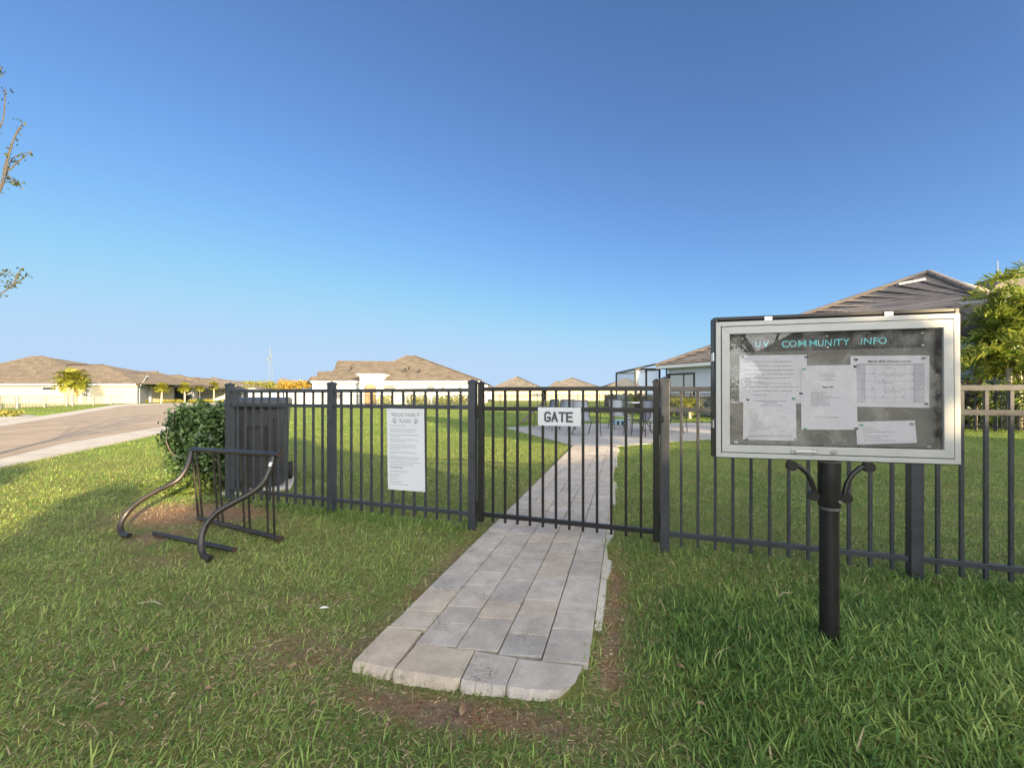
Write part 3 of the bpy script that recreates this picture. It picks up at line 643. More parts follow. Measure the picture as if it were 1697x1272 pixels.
# ------------------------------------------------------------------ rules sign
RM_ = plane_at(FP(672)+FN*.024, FDIR, FN)
def rules_sign():
    q = [hit(*p, RM_) for p in ((642.4, 810.5), (704, 815), (702.3, 677.5), (640, 676.4))]
    o = thing('rules_sign', 'tall white dog park rules sign with paw prints, screwed to the fence', 'sign', RM_ @ Vector((*q[0], 0)))
    poly = q; m = MB(); m.prism(poly, RM_, -.008, -.004); m.build('sign_board', M_white, o, bevel=.001)
    x0, x1 = (q[0][0]+q[3][0])/2, (q[1][0]+q[2][0])/2; yt, yb = (q[2][1]+q[3][1])/2, (q[0][1]+q[1][1])/2; W_, Hh = x1-x0, yt-yb
    T = RM_ @ Matrix.Translation((0, 0, -.0038))
    for body, v_, k_ in (('DOG PARK', .097, .118), ('RULES', .170, .114)):
        m = MB(); m.text(body, W_*k_, T, x0+W_*.485, yt-Hh*v_, .0006, .0009, 'CENTER'); m.build('lettering', M_ink, o)
    m = MB(); m.text('PROHIBITED:', W_*.062, T, x0+W_*.08, yt-Hh*.735, .0004, .0006); m.build('lettering', M_ink, o)
    for cx, cy, r, a in ((.15, .068, .030, .2), (.835, .068, .030, -.2), (.205, .150, .044, .15), (.775, .152, .044, -.3)):
        m = MB(); c0 = Vector((x0+W_*cx, yt-Hh*cy)); R = W_*r*1.15
        def rot(u, v): return (c0.x+R*(u*math.cos(a)-v*math.sin(a)), c0.y+R*(u*math.sin(a)+v*math.cos(a)))
        m.disc(rot(0, -.55), R*.75, T, -.0002, .0007, 12, R*.6)
        for u, v in ((-.95, .25), (-.36, .85), (.36, .85), (.95, .25)): m.disc(rot(u, v), R*.30, T, -.0002, .0007, 8, R*.42)
        m.build('paw_print', M_ink, o)
    rr = random.Random(4); m = MB()
    rows = [(.215, .55, 1), (.26, .88, 1), (.285, .80, 0), (.325, .95, 1), (.35, .35, 0), (.385, .9, 1), (.41, .5, 0), (.45, .88, 1), (.475, .85, 0), (.50, .35, 0), (.54, .9, 1), (.562, .12, 0), (.60, 1, 1), (.625, .9, 0), (.66, 1.02, 1), (.69, .82, 0), (.775, .6, 1), (.81, .36, 1), (.84, .3, 1), (.87, .22, 1), (.905, .4, 1), (.935, .62, 1)]
    for v, ln, first in rows:
        x = x0+W_*(.075+(0 if first else .02)); xe = x0+W_*(.075+.80*ln); y = yt-Hh*v
        while x < xe:
            ww = min(rr.uniform(.012, .034), xe-x+.004); h = W_*.015; m.prism([(x, y), (x+ww, y), (x+ww, y+h), (x, y+h)], T, -.0002, .0005); x += ww+.0055
    m.build('fine_print', mat('faint_ink', (.29, .29, .32), .8), o)
    for cx, cy in ((.055, .018), (.93, .02), (.06, .975), (.94, .978)):
        m = MB(); m.disc((x0+W_*cx, yt-Hh*cy), .0055, T, 0, .003); m.build('screw', M_chrome, o)
rules_sign()
# ================================================================== NOTICE BOARD
ZL, ZR = 1.897, 1.685
BL = at(1187, 756.7, ZL); BR = at(1597, 768.4, ZR)
bx = Vector((BR.x-BL.x-.008, BR.y-BL.y, 0)).normalized(); bn = Vector((bx.y, -bx.x, 0))
tilt = math.radians(.5); bn2 = (bn*math.cos(tilt)+Vector((0, 0, 1))*math.sin(tilt)); BM = plane_at(BL, bx, bn2)
B = lambda zx, zy, dep=0.0: hit(1170+zx/3.857, 500+zy/3.857, BM, dep)     # from the enlarged photograph to board coordinates
BW, BH = B(1632, 1035)[0], B(65, 130)[1]
PC = BM @ Vector((0, 0, 0)); post_xy = gnd(1374, 1062, .02)
nb = thing('notice_board', 'glazed aluminium community notice board on a black post', 'notice board', post_xy)
def ring(mb, o, i, M, d0, d1):
    """mitred frame between outer and inner rectangles (x0, y0, x1, y1)"""
    O = [(o[0], o[1]), (o[2], o[1]), (o[2], o[3]), (o[0], o[3])]; I = [(i[0], i[1]), (i[2], i[1]), (i[2], i[3]), (i[0], i[3])]
    e = .0006
    for k in range(4):
        j = (k+1) % 4; mb.prism([O[k], O[j], I[j], I[k]], M, d0, d1)
def shrink(r, t): return (r[0]+t, r[1]+t, r[2]-t, r[3]-t)
def board():
    D = .075; R0 = (0, 0, BW, BH); R1 = shrink(R0, .0215); R2 = shrink(R1, .0035); R3 = shrink(R2, .0345)
    m = MB(); m.prism([(-.006, -.004), (BW+.004, -.004), (BW+.004, BH+.024), (-.006, BH+.024)], BM, -D, -D+.012)
    for a in (((-.006, -.004), (.012, BH+.024)), ((BW-.012, -.004), (BW+.004, BH+.024))): m.prism([a[0], (a[1][0], a[0][1]), a[1], (a[0][0], a[1][1])], BM, -D+.012, -.008)
    m.prism([(.012, -.004), (BW-.012, -.004), (BW-.012, .012), (.012, .012)], BM, -D+.012, -.008); m.prism([(.012, BH+.008), (BW-.012, BH+.008), (BW-.012, BH+.024), (.012, BH+.024)], BM, -D+.012, -.008)
    m.build('cabinet', M_black, nb, bevel=.002)
    m = MB(); ring(m, R0, R1, BM, -.008, 0); m.build('outer_frame', M_alu, nb, bevel=.0012)
    m = MB(); ring(m, R2, R3, BM, -.010, .0025); dr = m.build('door_frame', M_alu, nb, bevel=.0012)
    m = MB(); ring(m, shrink(R3, -.002), shrink(R3, .004), BM, -.030, -.0102); m.build('gasket', M_rubber, dr)
    m = MB(); m.prism([(R3[0]-.004, R3[1]-.004), (R3[2]+.004, R3[1]-.004), (R3[2]+.004, R3[3]+.004), (R3[0]-.004, R3[3]+.004)], BM, -.006, -.0055)
    # pane with dusty, smeared glass
    g = bpy.data.materials.new('dusty_glass'); g.use_nodes = True; n = g.node_tree; L = n.links.new; out = n.nodes['Material Output']; n.nodes.remove(n.nodes['Principled BSDF'])
    tr = n.nodes.new('ShaderNodeBsdfTransparent'); gl = n.nodes.new('ShaderNodeBsdfGlossy'); gl.inputs['Roughness'].default_value = .015; df = n.nodes.new('ShaderNodeBsdfDiffuse'); df.inputs[0].default_value = (.8, .78, .75, 1)
    fr2 = n.nodes.new('ShaderNodeFresnel'); fr2.inputs[0].default_value = 1.38; mx = n.nodes.new('ShaderNodeMixShader'); L(fr2.outputs[0], mx.inputs[0]); L(tr.outputs[0], mx.inputs[1]); L(gl.outputs[0], mx.inputs[2])
    geo = n.nodes.new('ShaderNodeNewGeometry'); nz = n.nodes.new('ShaderNodeTexNoise'); nz.inputs['Scale'].default_value = 7; nz.inputs['Detail'].default_value = 9; nz.inputs['Roughness'].default_value = .7; nz.inputs['Distortion'].default_value = 1.2; L(geo.outputs['Position'], nz.inputs[0])
    mr = n.nodes.new('ShaderNodeMapRange'); L(nz.outputs[0], mr.inputs[0]); mr.inputs[1].default_value = .48; mr.inputs[2].default_value = .74; mr.inputs[3].default_value = .01; mr.inputs[4].default_value = .13
    m2 = n.nodes.new('ShaderNodeMixShader'); L(mr.outputs[0], m2.inputs[0]); L(mx.outputs[0], m2.inputs[1]); L(df.outputs[0], m2.inputs[2]); L(m2.outputs[0], out.inputs[0])
    m.build('glass_pane', g, dr)
    m = MB(); m.prism([(R1[0], R1[1]), (R1[2], R1[1]), (R1[2], R1[3]), (R1[0], R1[3])], BM, -.050, -.045); m.build('felt_panel', M_felt, nb)
    fz = -.0445
    # header strip
    hs = [B(*p, fz) for p in ((222, 322), (1392, 290), (1390, 190), (220, 218))]
    m = MB(); m.prism(hs, BM, -.0448, -.0435); st = m.build('header_strip', M_strip, nb)
    def txt(mb, body, zx, zy, zx2, zy2, dep, bold=0., cap=.70, **k):
        """text whose baseline runs from one enlarged-picture point to another, cap height `cap` px of the picture"""
        a, b = Vector(B(zx, zy, dep)), Vector(B(zx2, zy2, dep)); ang = math.atan2(b.y-a.y, b.x-a.x)
        T = BM @ Matrix.Translation((a.x, a.y, dep)) @ Matrix.Rotation(ang, 4, 'Z')
        cu = bpy.data.curves.new('t', 'FONT'); cu.body = body; cu.size = 1; ob = bpy.data.objects.new('t', cu); COL.objects.link(ob); bpy.context.view_layer.update(); wd = ob.dimensions.x; bpy.data.objects.remove(ob); bpy.data.curves.remove(cu)
        size = cap/.70*(BH/903*1.0); mb.text(body, size, T, 0, 0, .0004, bold, sx=(b-a).length/(wd*size), **k)
    m = MB()
    for body, u0, v0, u1, v1 in (('U', 312, 291, 345, 290), ('V', 362, 290, 400, 289), ('C', 481, 290, 524, 289), ('O', 529, 289, 576, 288), ('M', 584, 287, 635, 286), ('M', 655, 284, 704, 282), ('U', 712, 284, 748, 283), ('N', 755, 283, 796, 282), ('I', 812, 281, 818, 281), ('T', 826, 280, 868, 279), ('Y', 874, 277, 918, 276), ('I', 983, 274, 990, 274), ('N', 1003, 274, 1050, 272), ('F', 1062, 272, 1094, 271), ('O', 1102, 270, 1152, 268)):
        txt(m, body, u0, v0, u1, v1, -.043, .0001, 43, shear=.08 if body in 'FINV' else 0)
    m.build('lettering', M_teal, nb)
    for u, v in ((232, 240), (232, 308), (770, 220), (775, 292), (1378, 200), (1380, 278)):
        m = MB(); p = BM @ Vector((*B(u, v, fz), -.041)); m.ball(p, .0052, 10, 6); m.build('round_pin', M_trim, nb, smooth='all')
    for u, v in ((190, 898), (1425, 930)):
        m = MB(); m.disc(B(u, v, fz), .0088, BM, -.0452, -.041); m.disc(B(u, v, fz), .004, BM, -.041, -.0395); m.build('panel_screw', M_chrome, nb, bevel=.001)
    # handle, lock, hinges
    m = MB()
    a, b = B(560, 952, .003), B(697, 955, .003)
    for c in (a, b):
        m.prism([(c[0]-.008, c[1]-.0105), (c[0]+.008, c[1]-.0105), (c[0]+.008, c[1]+.0105), (c[0]-.008, c[1]+.0105)], BM, .0025, .007); m.disc((c[0]-.001, c[1]+.006), .0022, BM, .007, .0085, 8); m.disc((c[0]-.001, c[1]-.006), .0022, BM, .007, .0085, 8)
    A_, B_ = BM @ Vector((*a, .018)), BM @ Vector((*b, .018)); m.tube([BM @ Vector((*a, .006)), A_+(B_-A_)*.04, B_-(B_-A_)*.04, BM @ Vector((*b, .006))], .0026, 8); m.build('handle', M_chrome, dr, smooth=True)
    m = MB(); c = B(817, 957, .003); m.disc(c, .0105, BM, .0025, .008, 18); m.disc(c, .0075, BM, .008, .0095, 18); m.prism([(c[0]-.004, c[1]-.0008), (c[0]+.004, c[1]-.0008), (c[0]+.004, c[1]+.0008), (c[0]-.004, c[1]+.0008)], BM, .0095, .0101); m.build('lock', M_chrome, dr, bevel=.0008)
    for u, v in ((397, 100), (1165, 72)):
        m = MB(); c = B(u, v, -.008); m.prism([(c[0]-.016, BH+.001), (c[0]+.016, BH+.001), (c[0]+.016, BH+.018), (c[0]-.016, BH+.018)], BM, -.0078, -.0035)
        for dx in (-.009, .009): m.disc((c[0]+dx, BH+.009), .003, BM, -.0035, -.002, 8)
        m.build('hinge', M_chrome, nb)
    SM2 = plane_at(BM @ Vector((-.006, 0, 0)), bn2, -bx)
    for u, v in ((50, 350), (55, 780)):
        m = MB(); c = B(u, v); m.prism([(-.05, c[1]-.02), (-.012, c[1]-.02), (-.012, c[1]+.02), (-.05, c[1]+.02)], SM2, 0, .003); m.build('side_hinge', M_chrome, nb)
    # post, sleeve, brackets
    px_, py_ = post_xy.x, post_xy.y; base = Vector((px_, py_, -.1)); yo = .0
    m = MB(); m.tube([base, Vector((px_, py_, .70))], .0365, 24); m.build('post', M_black, nb, smooth=True)
    zt = (BM @ Vector((.5, -.004, 0))).z
    m = MB(); m.tube([Vector((px_, py_, .625)), Vector((px_, py_, .632)), Vector((px_, py_, zt-.0005))], [.0405, .0425, .0425], 24); slv = m.build('sleeve', M_black, nb, smooth=True)
    m = MB(); m.tube([Vector((px_, py_, .612)), Vector((px_, py_, .6245))], .0385, 24); m.build('weld_bead', M_chrome if False else mat('worn_grey_ring', (.075, .075, .075), .6, var=.3, vscale=60), slv, smooth=True)
    m = MB(); c = Vector((px_+.012, py_-.042, .655)); m.tube([c, c+Vector((.0, -.006, 0))], .0075, 10); m.build('bolt', M_chrome, slv)
    Xc = hit(1375, 800, BM)[0]
    CMx = plane_at(Vector((px_, py_, 0)), bx, bn)                    # bracket plane through the post axis
    for sgn, pts in ((-1, ((1304.5, 767), (1312, 768), (1325, 772.5), (1337, 783), (1345, 798), (1349.5, 812), (1352, 822))), (1, ((1445, 771), (1437, 771), (1425, 775), (1412, 786), (1404, 800), (1400.5, 813), (1398, 825)))):
        m = MB(); P = [hit(x, y, CMx) for x, y in pts]; m.tube([CMx @ Vector((*p, 0)) for p in P], [.010, .0115, .011, .0105, .0105, .011, .011], 8)
        for (x, y), r in (((1312, 771) if sgn < 0 else (1439, 773.5), .0225), ((1348, 821) if sgn < 0 else (1401.5, 824.5), .0225)):
            m.disc(hit(x, y, CMx), r, CMx, -.012, .012, 18)
        m.build('scroll_bracket', M_black, nb, smooth=True)
    # papers ------------------------------------------------------------------
    rr = random.Random(8)
    def paper(name, label, zs, dep, pins, lines=(), cells=None, blocks=(), words=()):
        P = [B(*p, dep) for p in zs]; o = thing(name, label, 'paper', BM @ Vector((*P[3], dep)), group='papers pinned inside the notice board')
        m = MB(); N = 8; top, botm = [], []                       # slightly bowed sheet
        TL, TR, BRr, BLl = (Vector(p) for p in P); vs = []
        for i in range(N+1):
            for j in range(N+1):
                u, v = i/N, j/N; p = (TL*(1-u)+TR*u)*(1-v)+(BLl*(1-u)+BRr*u)*v; vs.append(BM @ Vector((p.x, p.y, dep+.0015*math.sin(math.pi*u)*v)))
        m.add(vs, [(i*(N+1)+j, i*(N+1)+j+1, (i+1)*(N+1)+j+1, (i+1)*(N+1)+j) for i in range(N) for j in range(N)]); sh = m.build('sheet', M_paper, o, smooth='all')
        dz = dep+.0022
        def rect(mb, u0, v0, u1, v1, z=dz):
            q4 = [B(u0, v1, z), B(u1, v1, z), B(u1, v0, z), B(u0, v0, z)]; mb.prism(q4, BM, z, z+.0002)
        mi = MB()
        for u0, v, u1 in lines:
            u = u0
            while u < u1:
                ww = min(rr.uniform(8, 30), u1-u+2); rect(mi, u, v-2.2, u+ww, v+1.6); u += ww+4.5
        for u0, v0, u1, v1 in blocks:
            v = v0
            while v < v1:
                u = u0
                while u < u1: ww = rr.uniform(8, 26); rect(mi, u, v, min(u+ww, u1), v+2.2); u += ww+4
                v += 6
        if mi.v: mi.build('fine_print', M_ink, sh)
        if words:
            mw = MB()
            for body, u0, v0, u1, v1, cap in words: txt(mw, body, u0, v0, u1, v1, dz+.0002, .0001, cap)
            mw.build('heading', M_inkd, sh)
        if cells: cells(rect, sh, txt)
        for u, v, mt in pins:
            m = MB(); p = BM @ Vector((*B(u, v, dep), dep)); n = BM.col[2].xyz; a = n+Vector((.5, 0, -.25))*.9; m.tube([p, p+a.normalized()*.004, p+a.normalized()*.011, p+a.normalized()*.013], [.003, .0028, .0042, .0042], 8); m.build('push_pin', mt, o, smooth=True)
    paper('notice_sheet', 'typed white sheet at the upper end near the hinges, dense lines under two dark pins', ((215, 342), (645, 338), (642, 650), (212, 640)), -.0436, [(226, 349, M_pinblk), (632, 351, M_pinblk)],
          lines=[(240, 382, 540), (285, 410, 545), (240, 436, 560), (250, 463, 560), (250, 487, 540), (250, 512, 360), (330, 522, 540), (250, 543, 590), (250, 568, 550), (300, 596, 390)])
    paper('notice_sheet', 'white sheet with short list lines and a dense footer, lowest beside the hinges', ((238, 615), (575, 608), (578, 889), (236, 879)), -.0415, [(260, 623, M_pinblk), (552, 615, M_pingrn), (255, 871, M_chrome), (566, 876, M_chrome)],
          lines=[(315, 633, 510), (375, 645, 450), (350, 660, 490), (272, 690, 302), (272, 707, 330), (280, 722, 332), (280, 737, 330), (285, 752, 325), (297, 767, 365), (297, 781, 365), (280, 797, 460), (280, 812, 412), (280, 826, 322)], blocks=[(273, 850, 548, 868)])
    paper('agenda_sheet', 'white agenda sheet in the middle of the board with a numbered list', ((607, 408), (960, 402), (969, 817), (609, 816)), -.0395, [(618, 428, M_pingrn), (628, 808, M_pingrn), (600, 583, M_pinblk), (950, 806, M_pinblk)],
          lines=[(725, 461, 832), (730, 475, 828), (765, 488, 802), (733, 501, 826), (668, 580, 770), (668, 591, 745), (668, 603, 810), (668, 614, 852), (668, 626, 790), (668, 637, 762), (668, 648, 795), (668, 660, 785), (700, 738, 865)], words=[('Agenda', 742, 548, 815, 547, 11)])
    def cal(rect, sh, txt):
        m = MB(); U = [960, 1018, 1080, 1143, 1206, 1268, 1331, 1396]; V = [400, 462, 507, 560, 612, 642]
        for u0, u1 in ((960, 1018), (1331, 1396)): rect(m, u0, 404, u1, 642, -.0408)
        m.build('weekend_column', M_papershade, sh); m = MB(); rect(m, 960, 397, 1396, 402, -.0405)
        for v in V[1:]: rect(m, 960, v-.5, 1396, v+.5, -.0404)
        for u in U: rect(m, u-.4, 400, u+.4, 642, -.0403)
        for v in (458, 503, 554, 606):
            for u in U[:-1]:
                if rr.random() < .8: rect(m, u+46, v-3, u+55, v+3, -.0402)
        for u0, v, u1 in ((1150, 420, 1195), (1150, 470, 1260), (1100, 516, 1195), (1140, 573, 1260)): rect(m, u0, v, u1, v+2.5, -.0402)
        m.build('calendar_grid', M_ink, sh)
        m = MB(); txt(m, 'March 2026 Amenity Center', 1036, 386, 1312, 384, -.0402, .0001, 12); m.build('heading', M_inkd, sh)
    paper('calendar_sheet', 'month calendar sheet with a ruled grid under the INFO lettering', ((922, 345), (1428, 342), (1428, 677), (934, 668)), -.0432, [(948, 367, M_pinblk), (940, 411, M_pinblk), (1378, 357, M_chrome), (1397, 648, M_pinpur)], cells=cal)
    paper('notice_sheet', 'small tilted white slip with a green pin below the calendar', ((958, 767), (1335, 757), (1349, 900), (966, 911)), -.0425, [(984, 782, M_pingrn), (1303, 775, M_chrome)],
          lines=[(1003, 806, 1066), (1003, 819, 1095), (1003, 832, 1205), (1003, 846, 1035), (1008, 858, 1165), (1008, 872, 1120), (1008, 886, 1210)])
board()
# ================================================================== BIKE RACK
def bez(pts, n=10):
    """smooth curve through points (Catmull-Rom)"""
    P = [Vector(p) for p in pts]; P = [P[0]*2-P[1]]+P+[P[-1]*2-P[-2]]; out = []
    for i in range(1, len(P)-2):
        for k in range(n):
            t = k/n; a, b, c, d = P[i-1:i+3]; out.append(.5*((2*b)+(c-a)*t+(2*a-5*b+4*c-d)*t*t+(3*b-a-3*c+d)*t**3))
    out.append(P[-2]); return out
def rack():
    R0, R1 = gnd(462, 893), gnd(329, 860)                      # rear feet line
    ax = (R0-R1).normalized(); fw = Vector((ax.y, -ax.x, 0)); fw = fw if fw.y < 0 else -fw
    o = thing('bike_rack', 'black wave-shaped tubular bike rack on the grass beside the shrub', 'bike rack', (R0+R1)/2)
    def side(pix, d0, d1):
        pts = []
        for i, (x, y) in enumerate(pix): t = i/(len(pix)-1); pts.append(at(x, y, d0+(d1-d0)*t))
        return pts
    # side rails: S-curves read off the picture, depth running from the rear bar to the front foot
    fr = side([(455, 752), (447, 778), (436, 800), (417, 816), (388, 832), (361, 848), (341, 871), (333, 897), (337, 918), (349, 931)], 3.06, 2.70)
    fr[-1].z = .015; c = bez(fr, 6); m = MB(); m.tube(c, .0205, 14); m.build('side_rail', M_rack, o, smooth=True)
    bk = side([(319, 742), (313, 765), (304, 784), (289, 799), (262, 812), (233, 829), (210, 850), (200, 869), (203, 884), (214, 893)], 3.57, 3.14)
    bk[-1].z = .015; c = bez(bk, 6); m = MB(); m.tube(c, .0205, 14); m.build('side_rail', M_rack, o, smooth=True)
    a, b = at(318, 744.5, 3.57), at(459, 753, 3.04); d = (b-a).normalized()
    m = MB(); m.tube([a, b+d*.035], .0215, 14); top = m.build('top_rail', M_rack, o, smooth=True)
    m = MB(); m.tube([b+d*.020, b+d*.037], .0225, 14); m.build('tube_end', M_rust, top, smooth=True)
    # rear foot rail and front foot rail
    ra, rb = Vector((a.x, a.y, .012)), Vector((b.x, b.y, .018)); g0, g1 = gnd(462, 896), gnd(329, 861)
    ra = Vector((g1.x, g1.y, .018)); rb = Vector((g0.x, g0.y, .022)); m = MB(); m.tube([ra, rb+(rb-ra).normalized()*.03], .0185, 12); f1 = m.build('foot_rail', M_rack, o, smooth=True)
    m = MB(); m.tube([rb+(rb-ra).normalized()*.005, rb+(rb-ra).normalized()*.033], .0195, 12); m.build('tube_end', M_rust, f1, smooth=True)
    fa, fb = gnd(256, 884), gnd(389, 916); fa.z = .004; fb.z = .022; m = MB(); m.tube([fa, fb], .0175, 12); f2 = m.build('foot_rail', M_rack, o, smooth=True)
    m = MB(); m.tube([fb-(fb-fa).normalized()*.012, fb+(fb-fa).normalized()*.002], .0182, 12); m.build('tube_end', M_rust, f2, smooth=True)
    for px in (328.5, 336, 362, 370, 405.5, 414.5, 444.5, 455):
        t = (px-328.5)/(462-328.5); p = ra.lerp(rb, t*1.0); 
        # keep the picture column: solve along the foot rail
        best = min((abs((ra.lerp(rb, u/400).x)/(ra.lerp(rb, u/400).y)*F+CX-px), u/400) for u in range(0, 420))[1]; p = ra.lerp(rb, best); q = a.lerp(b, best)
        m = MB(); m.tube([Vector((p.x, p.y, .0)), Vector((q.x, q.y, q.z-.012))], .0085, 8); m.build('wheel_bar', M_rack, o, smooth=True)
    p = Vector(c[0]); m = MB(); s0 = at(446.5, 766, 3.02); 
    fr2 = bez(fr, 6); k = min(range(len(fr2)), key=lambda i: abs(fr2[i].z-at(0, 768, 3.03).z)); t = (fr2[k+1]-fr2[k]).normalized(); s = t.cross(Vector((0, 1, 0))).normalized(); f = s.cross(t); f = f if f.y < 0 else -f
    Mx = Matrix((s, t, f)).transposed().to_4x4(); Mx.translation = fr2[k]; m.add([Mx @ Vector((.0216*math.sin(th), y, .0216*math.cos(th))) for y in (-.016, .016) for th in (-.6, -.3, 0, .3, .6)], [(i, i+1, i+6, i+5) for i in range(4)]); m.build('sticker', M_white, o)
rack()
# ================================================================== TRASH BIN (wheeled cart behind the fence corner)
def bin_():
    W_ = .60; pc = at(433, HY, 4.98); cx, cy, rz = pc.x, 4.98, math.radians(24)
    o = thing('trash_bin', 'dark grey wheeled trash cart with a hinged lid behind the fence corner', 'trash bin', (cx, cy, 0), rz)
    Mx = FRAME[o] @ Matrix.Translation((0, 0, 0)); 
    def B_(lo, hi, m): m.box(lo, hi, Mx)
    hb, ht = W_*.44, W_*.49
    m = MB(); zs = [(.045, hb, .27), (.12, hb+.004, .29), (.75, ht-.012, .335), (.93, ht, .345), (1.0, ht, .345)]
    sec = []
    for z, hx, hy in zs:
        r = .05; pts = []
        for sx, sy, a0 in ((1, 1, 0), (-1, 1, 90), (-1, -1, 180), (1, -1, 270)):
            for k in range(5): a = math.radians(a0+22.5*k); pts.append(Mx @ Vector((sx*(hx-r)+r*math.cos(a), sy*(hy-r)+r*math.sin(a), z)))
        sec.append(pts)
    n = 20; vs = sum(sec, []); m.add(vs, [(i*n+j, i*n+(j+1) % n, (i+1)*n+(j+1) % n, (i+1)*n+j) for i in range(len(zs)-1) for j in range(n)]+[tuple(range(n-1, -1, -1)), tuple((len(zs)-1)*n+j for j in range(n))])
    body = m.build('body', M_bin, o, smooth=True)
    for x in (-.21, -.13, .16, .22):                              # moulded ribs and a recessed panel frame on the face
        m = MB(); yf = -.325; m.add([Mx @ Vector(v) for v in ((x-.014, yf+.03, .14), (x+.014, yf+.03, .14), (x+.014, yf-.022, .86), (x-.014, yf-.022, .86), (x-.008, yf+.018, .15), (x+.008, yf+.018, .15), (x+.008, yf-.034, .85), (x-.008, yf-.034, .85))], [(4, 5, 6, 7), (0, 1, 5, 4), (1, 2, 6, 5), (2, 3, 7, 6), (3, 0, 4, 7)]); m.build('rib', M_bin, body)
    m = MB()
    for lo, hi in (((-.11, -.36, .74), (.11, -.32, .77)), ((-.11, -.345, .46), (-.09, -.30, .74)), ((.09, -.345, .46), (.11, -.30, .74)), ((-.07, -.335, .42), (.07, -.30, .46))): B_(lo, hi, m)
    m.build('panel_frame', M_rubber, body, bevel=.004)
    m = MB(); B_((-ht-.018, -.375, .985), (ht+.018, .37, 1.02), m); r_ = m.build('rim', M_bin, body, bevel=.008)
    m = MB(); vs = []
    for y, z in ((-.385, 1.02), (-.385, 1.055), (-.30, 1.085), (0, 1.10), (.30, 1.085), (.37, 1.04), (.37, 1.02)):
        vs += [Mx @ Vector((-ht-.02, y, z)), Mx @ Vector((ht+.02, y, z))]
    m.add(vs, [(2*i, 2*i+2, 2*i+3, 2*i+1) for i in range(6)]+[(0, 1, 13, 12), tuple(range(0, 14, 2))[::-1], tuple(range(1, 14, 2))]); lid = m.build('lid', M_binlid, o, bevel=.006)
    m = MB(); m.tube([Mx @ Vector((-ht+.03, -.41, 1.0)), Mx @ Vector((ht-.03, -.41, 1.0))], .016, 10)
    for x in (-ht+.05, 0, ht-.05): m.beam(Mx @ Vector((x, -.41, 1.0)), Mx @ Vector((x, -.34, .99)), .03, .035)
    m.build('handle', M_bin, o, smooth=True)
    for s in (-1, 1):
        m = MB(); m.tube([Mx @ Vector((s*(hb+.0), .25, .12)), Mx @ Vector((s*(hb+.055), .25, .12))], .12, 20); wh = m.build('wheel', M_rubber, o, smooth=True)
        m = MB(); m.tube([Mx @ Vector((s*(hb+.056), .25, .12)), Mx @ Vector((s*(hb+.06), .25, .12))], .07, 16); m.build('hub', M_bin, wh, smooth=True)
    p = thing('concrete_pad', 'pale concrete pad under the trash cart', 'pad', (cx, cy, 0), rz); m = MB(); m.box((-.34, -.36, -.06), (.35, .36, .02), FRAME[p]); m.build('slab', M_conc, p, bevel=.01)
bin_()
# ================================================================== PLANTS
def clump_points(n, centres, radii, shell=.55):
    """points spread through ellipsoid clumps, denser towards their surface; returns points and outward directions"""
    c = np.asarray(centres); r = np.asarray(radii); k = RNG.integers(0, len(c), n)
    u = RNG.normal(size=(n, 3)); u /= np.linalg.norm(u, axis=1, keepdims=True); rad = RNG.random(n)**(1/3.); rad = shell+(1-shell)*rad if shell < 1 else rad
    rad = np.where(RNG.random(n) < .25, RNG.random(n)**.5, rad)
    return c[k]+u*rad[:, None]*r[k], u, k
def shrub(name, label, cat, c, half, n, leaf, g0, g1, group=None, boxy=.5, m=None, stems=5, parts=True, seed=0, low=.08):
    o = thing(name, label, cat, (c[0], c[1], 0), group=group)
    u = RNG.normal(size=(n, 3)); u /= np.linalg.norm(u, axis=1, keepdims=True)
    q = (np.abs(u)**7).sum(1)**(-1/7); rad = (1-boxy)+boxy*q                    # between an egg and a clipped box
    rr = np.where(RNG.random(n) < .72, RNG.uniform(.86, 1.03, n), RNG.random(n)**.4*.9)
    bump = .13*(np.sin(u[:, 0]*9+seed)*np.sin(u[:, 1]*8+seed*2)*np.sin(u[:, 2]*10+1))+.07*np.sin(u[:, 0]*17+1+seed)*np.sin(u[:, 2]*19)+.05*RNG.normal(size=n)+.10*(RNG.random(n) < .03)
    P = u*(rad*rr*(1+bump))[:, None]*np.array(half)+np.array((c[0], c[1], half[2]+low)); ok = P[:, 2] > .02; P, u2 = P[ok], u[ok]; k = len(P)
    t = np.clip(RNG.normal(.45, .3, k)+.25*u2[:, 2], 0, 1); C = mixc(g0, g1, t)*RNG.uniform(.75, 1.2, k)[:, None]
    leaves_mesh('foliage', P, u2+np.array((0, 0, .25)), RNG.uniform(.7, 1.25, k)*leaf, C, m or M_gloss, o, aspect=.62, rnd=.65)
    if parts:
        mb = MB(); r = random.Random(seed)
        for i in range(stems):
            a = r.uniform(0, 6.28); b = Vector((c[0]+.08*math.cos(a), c[1]+.08*math.sin(a), 0)); e = Vector((c[0]+half[0]*.7*math.cos(a), c[1]+half[1]*.7*math.sin(a), half[2]*r.uniform(1.1, 1.7)))
            mb.tube(bez([b, b.lerp(e, .5)+Vector((0, 0, .05)), e], 4), [.013, .012, .011, .010, .009, .008, .007, .006, .005], 6)
        mb.build('stems', M_bark, o, smooth=True)
    return o
hc = at(323, 700, 4.95)
hedge = shrub('hedge_shrub', 'dense clipped dark green shrub between the bike rack and the road', 'shrub', (hc.x+.16, 5.0), (.35, .35, .41), 11500, .055, (.028, .066, .022), (.155, .235, .07), boxy=.95, stems=9, seed=3, low=.15)
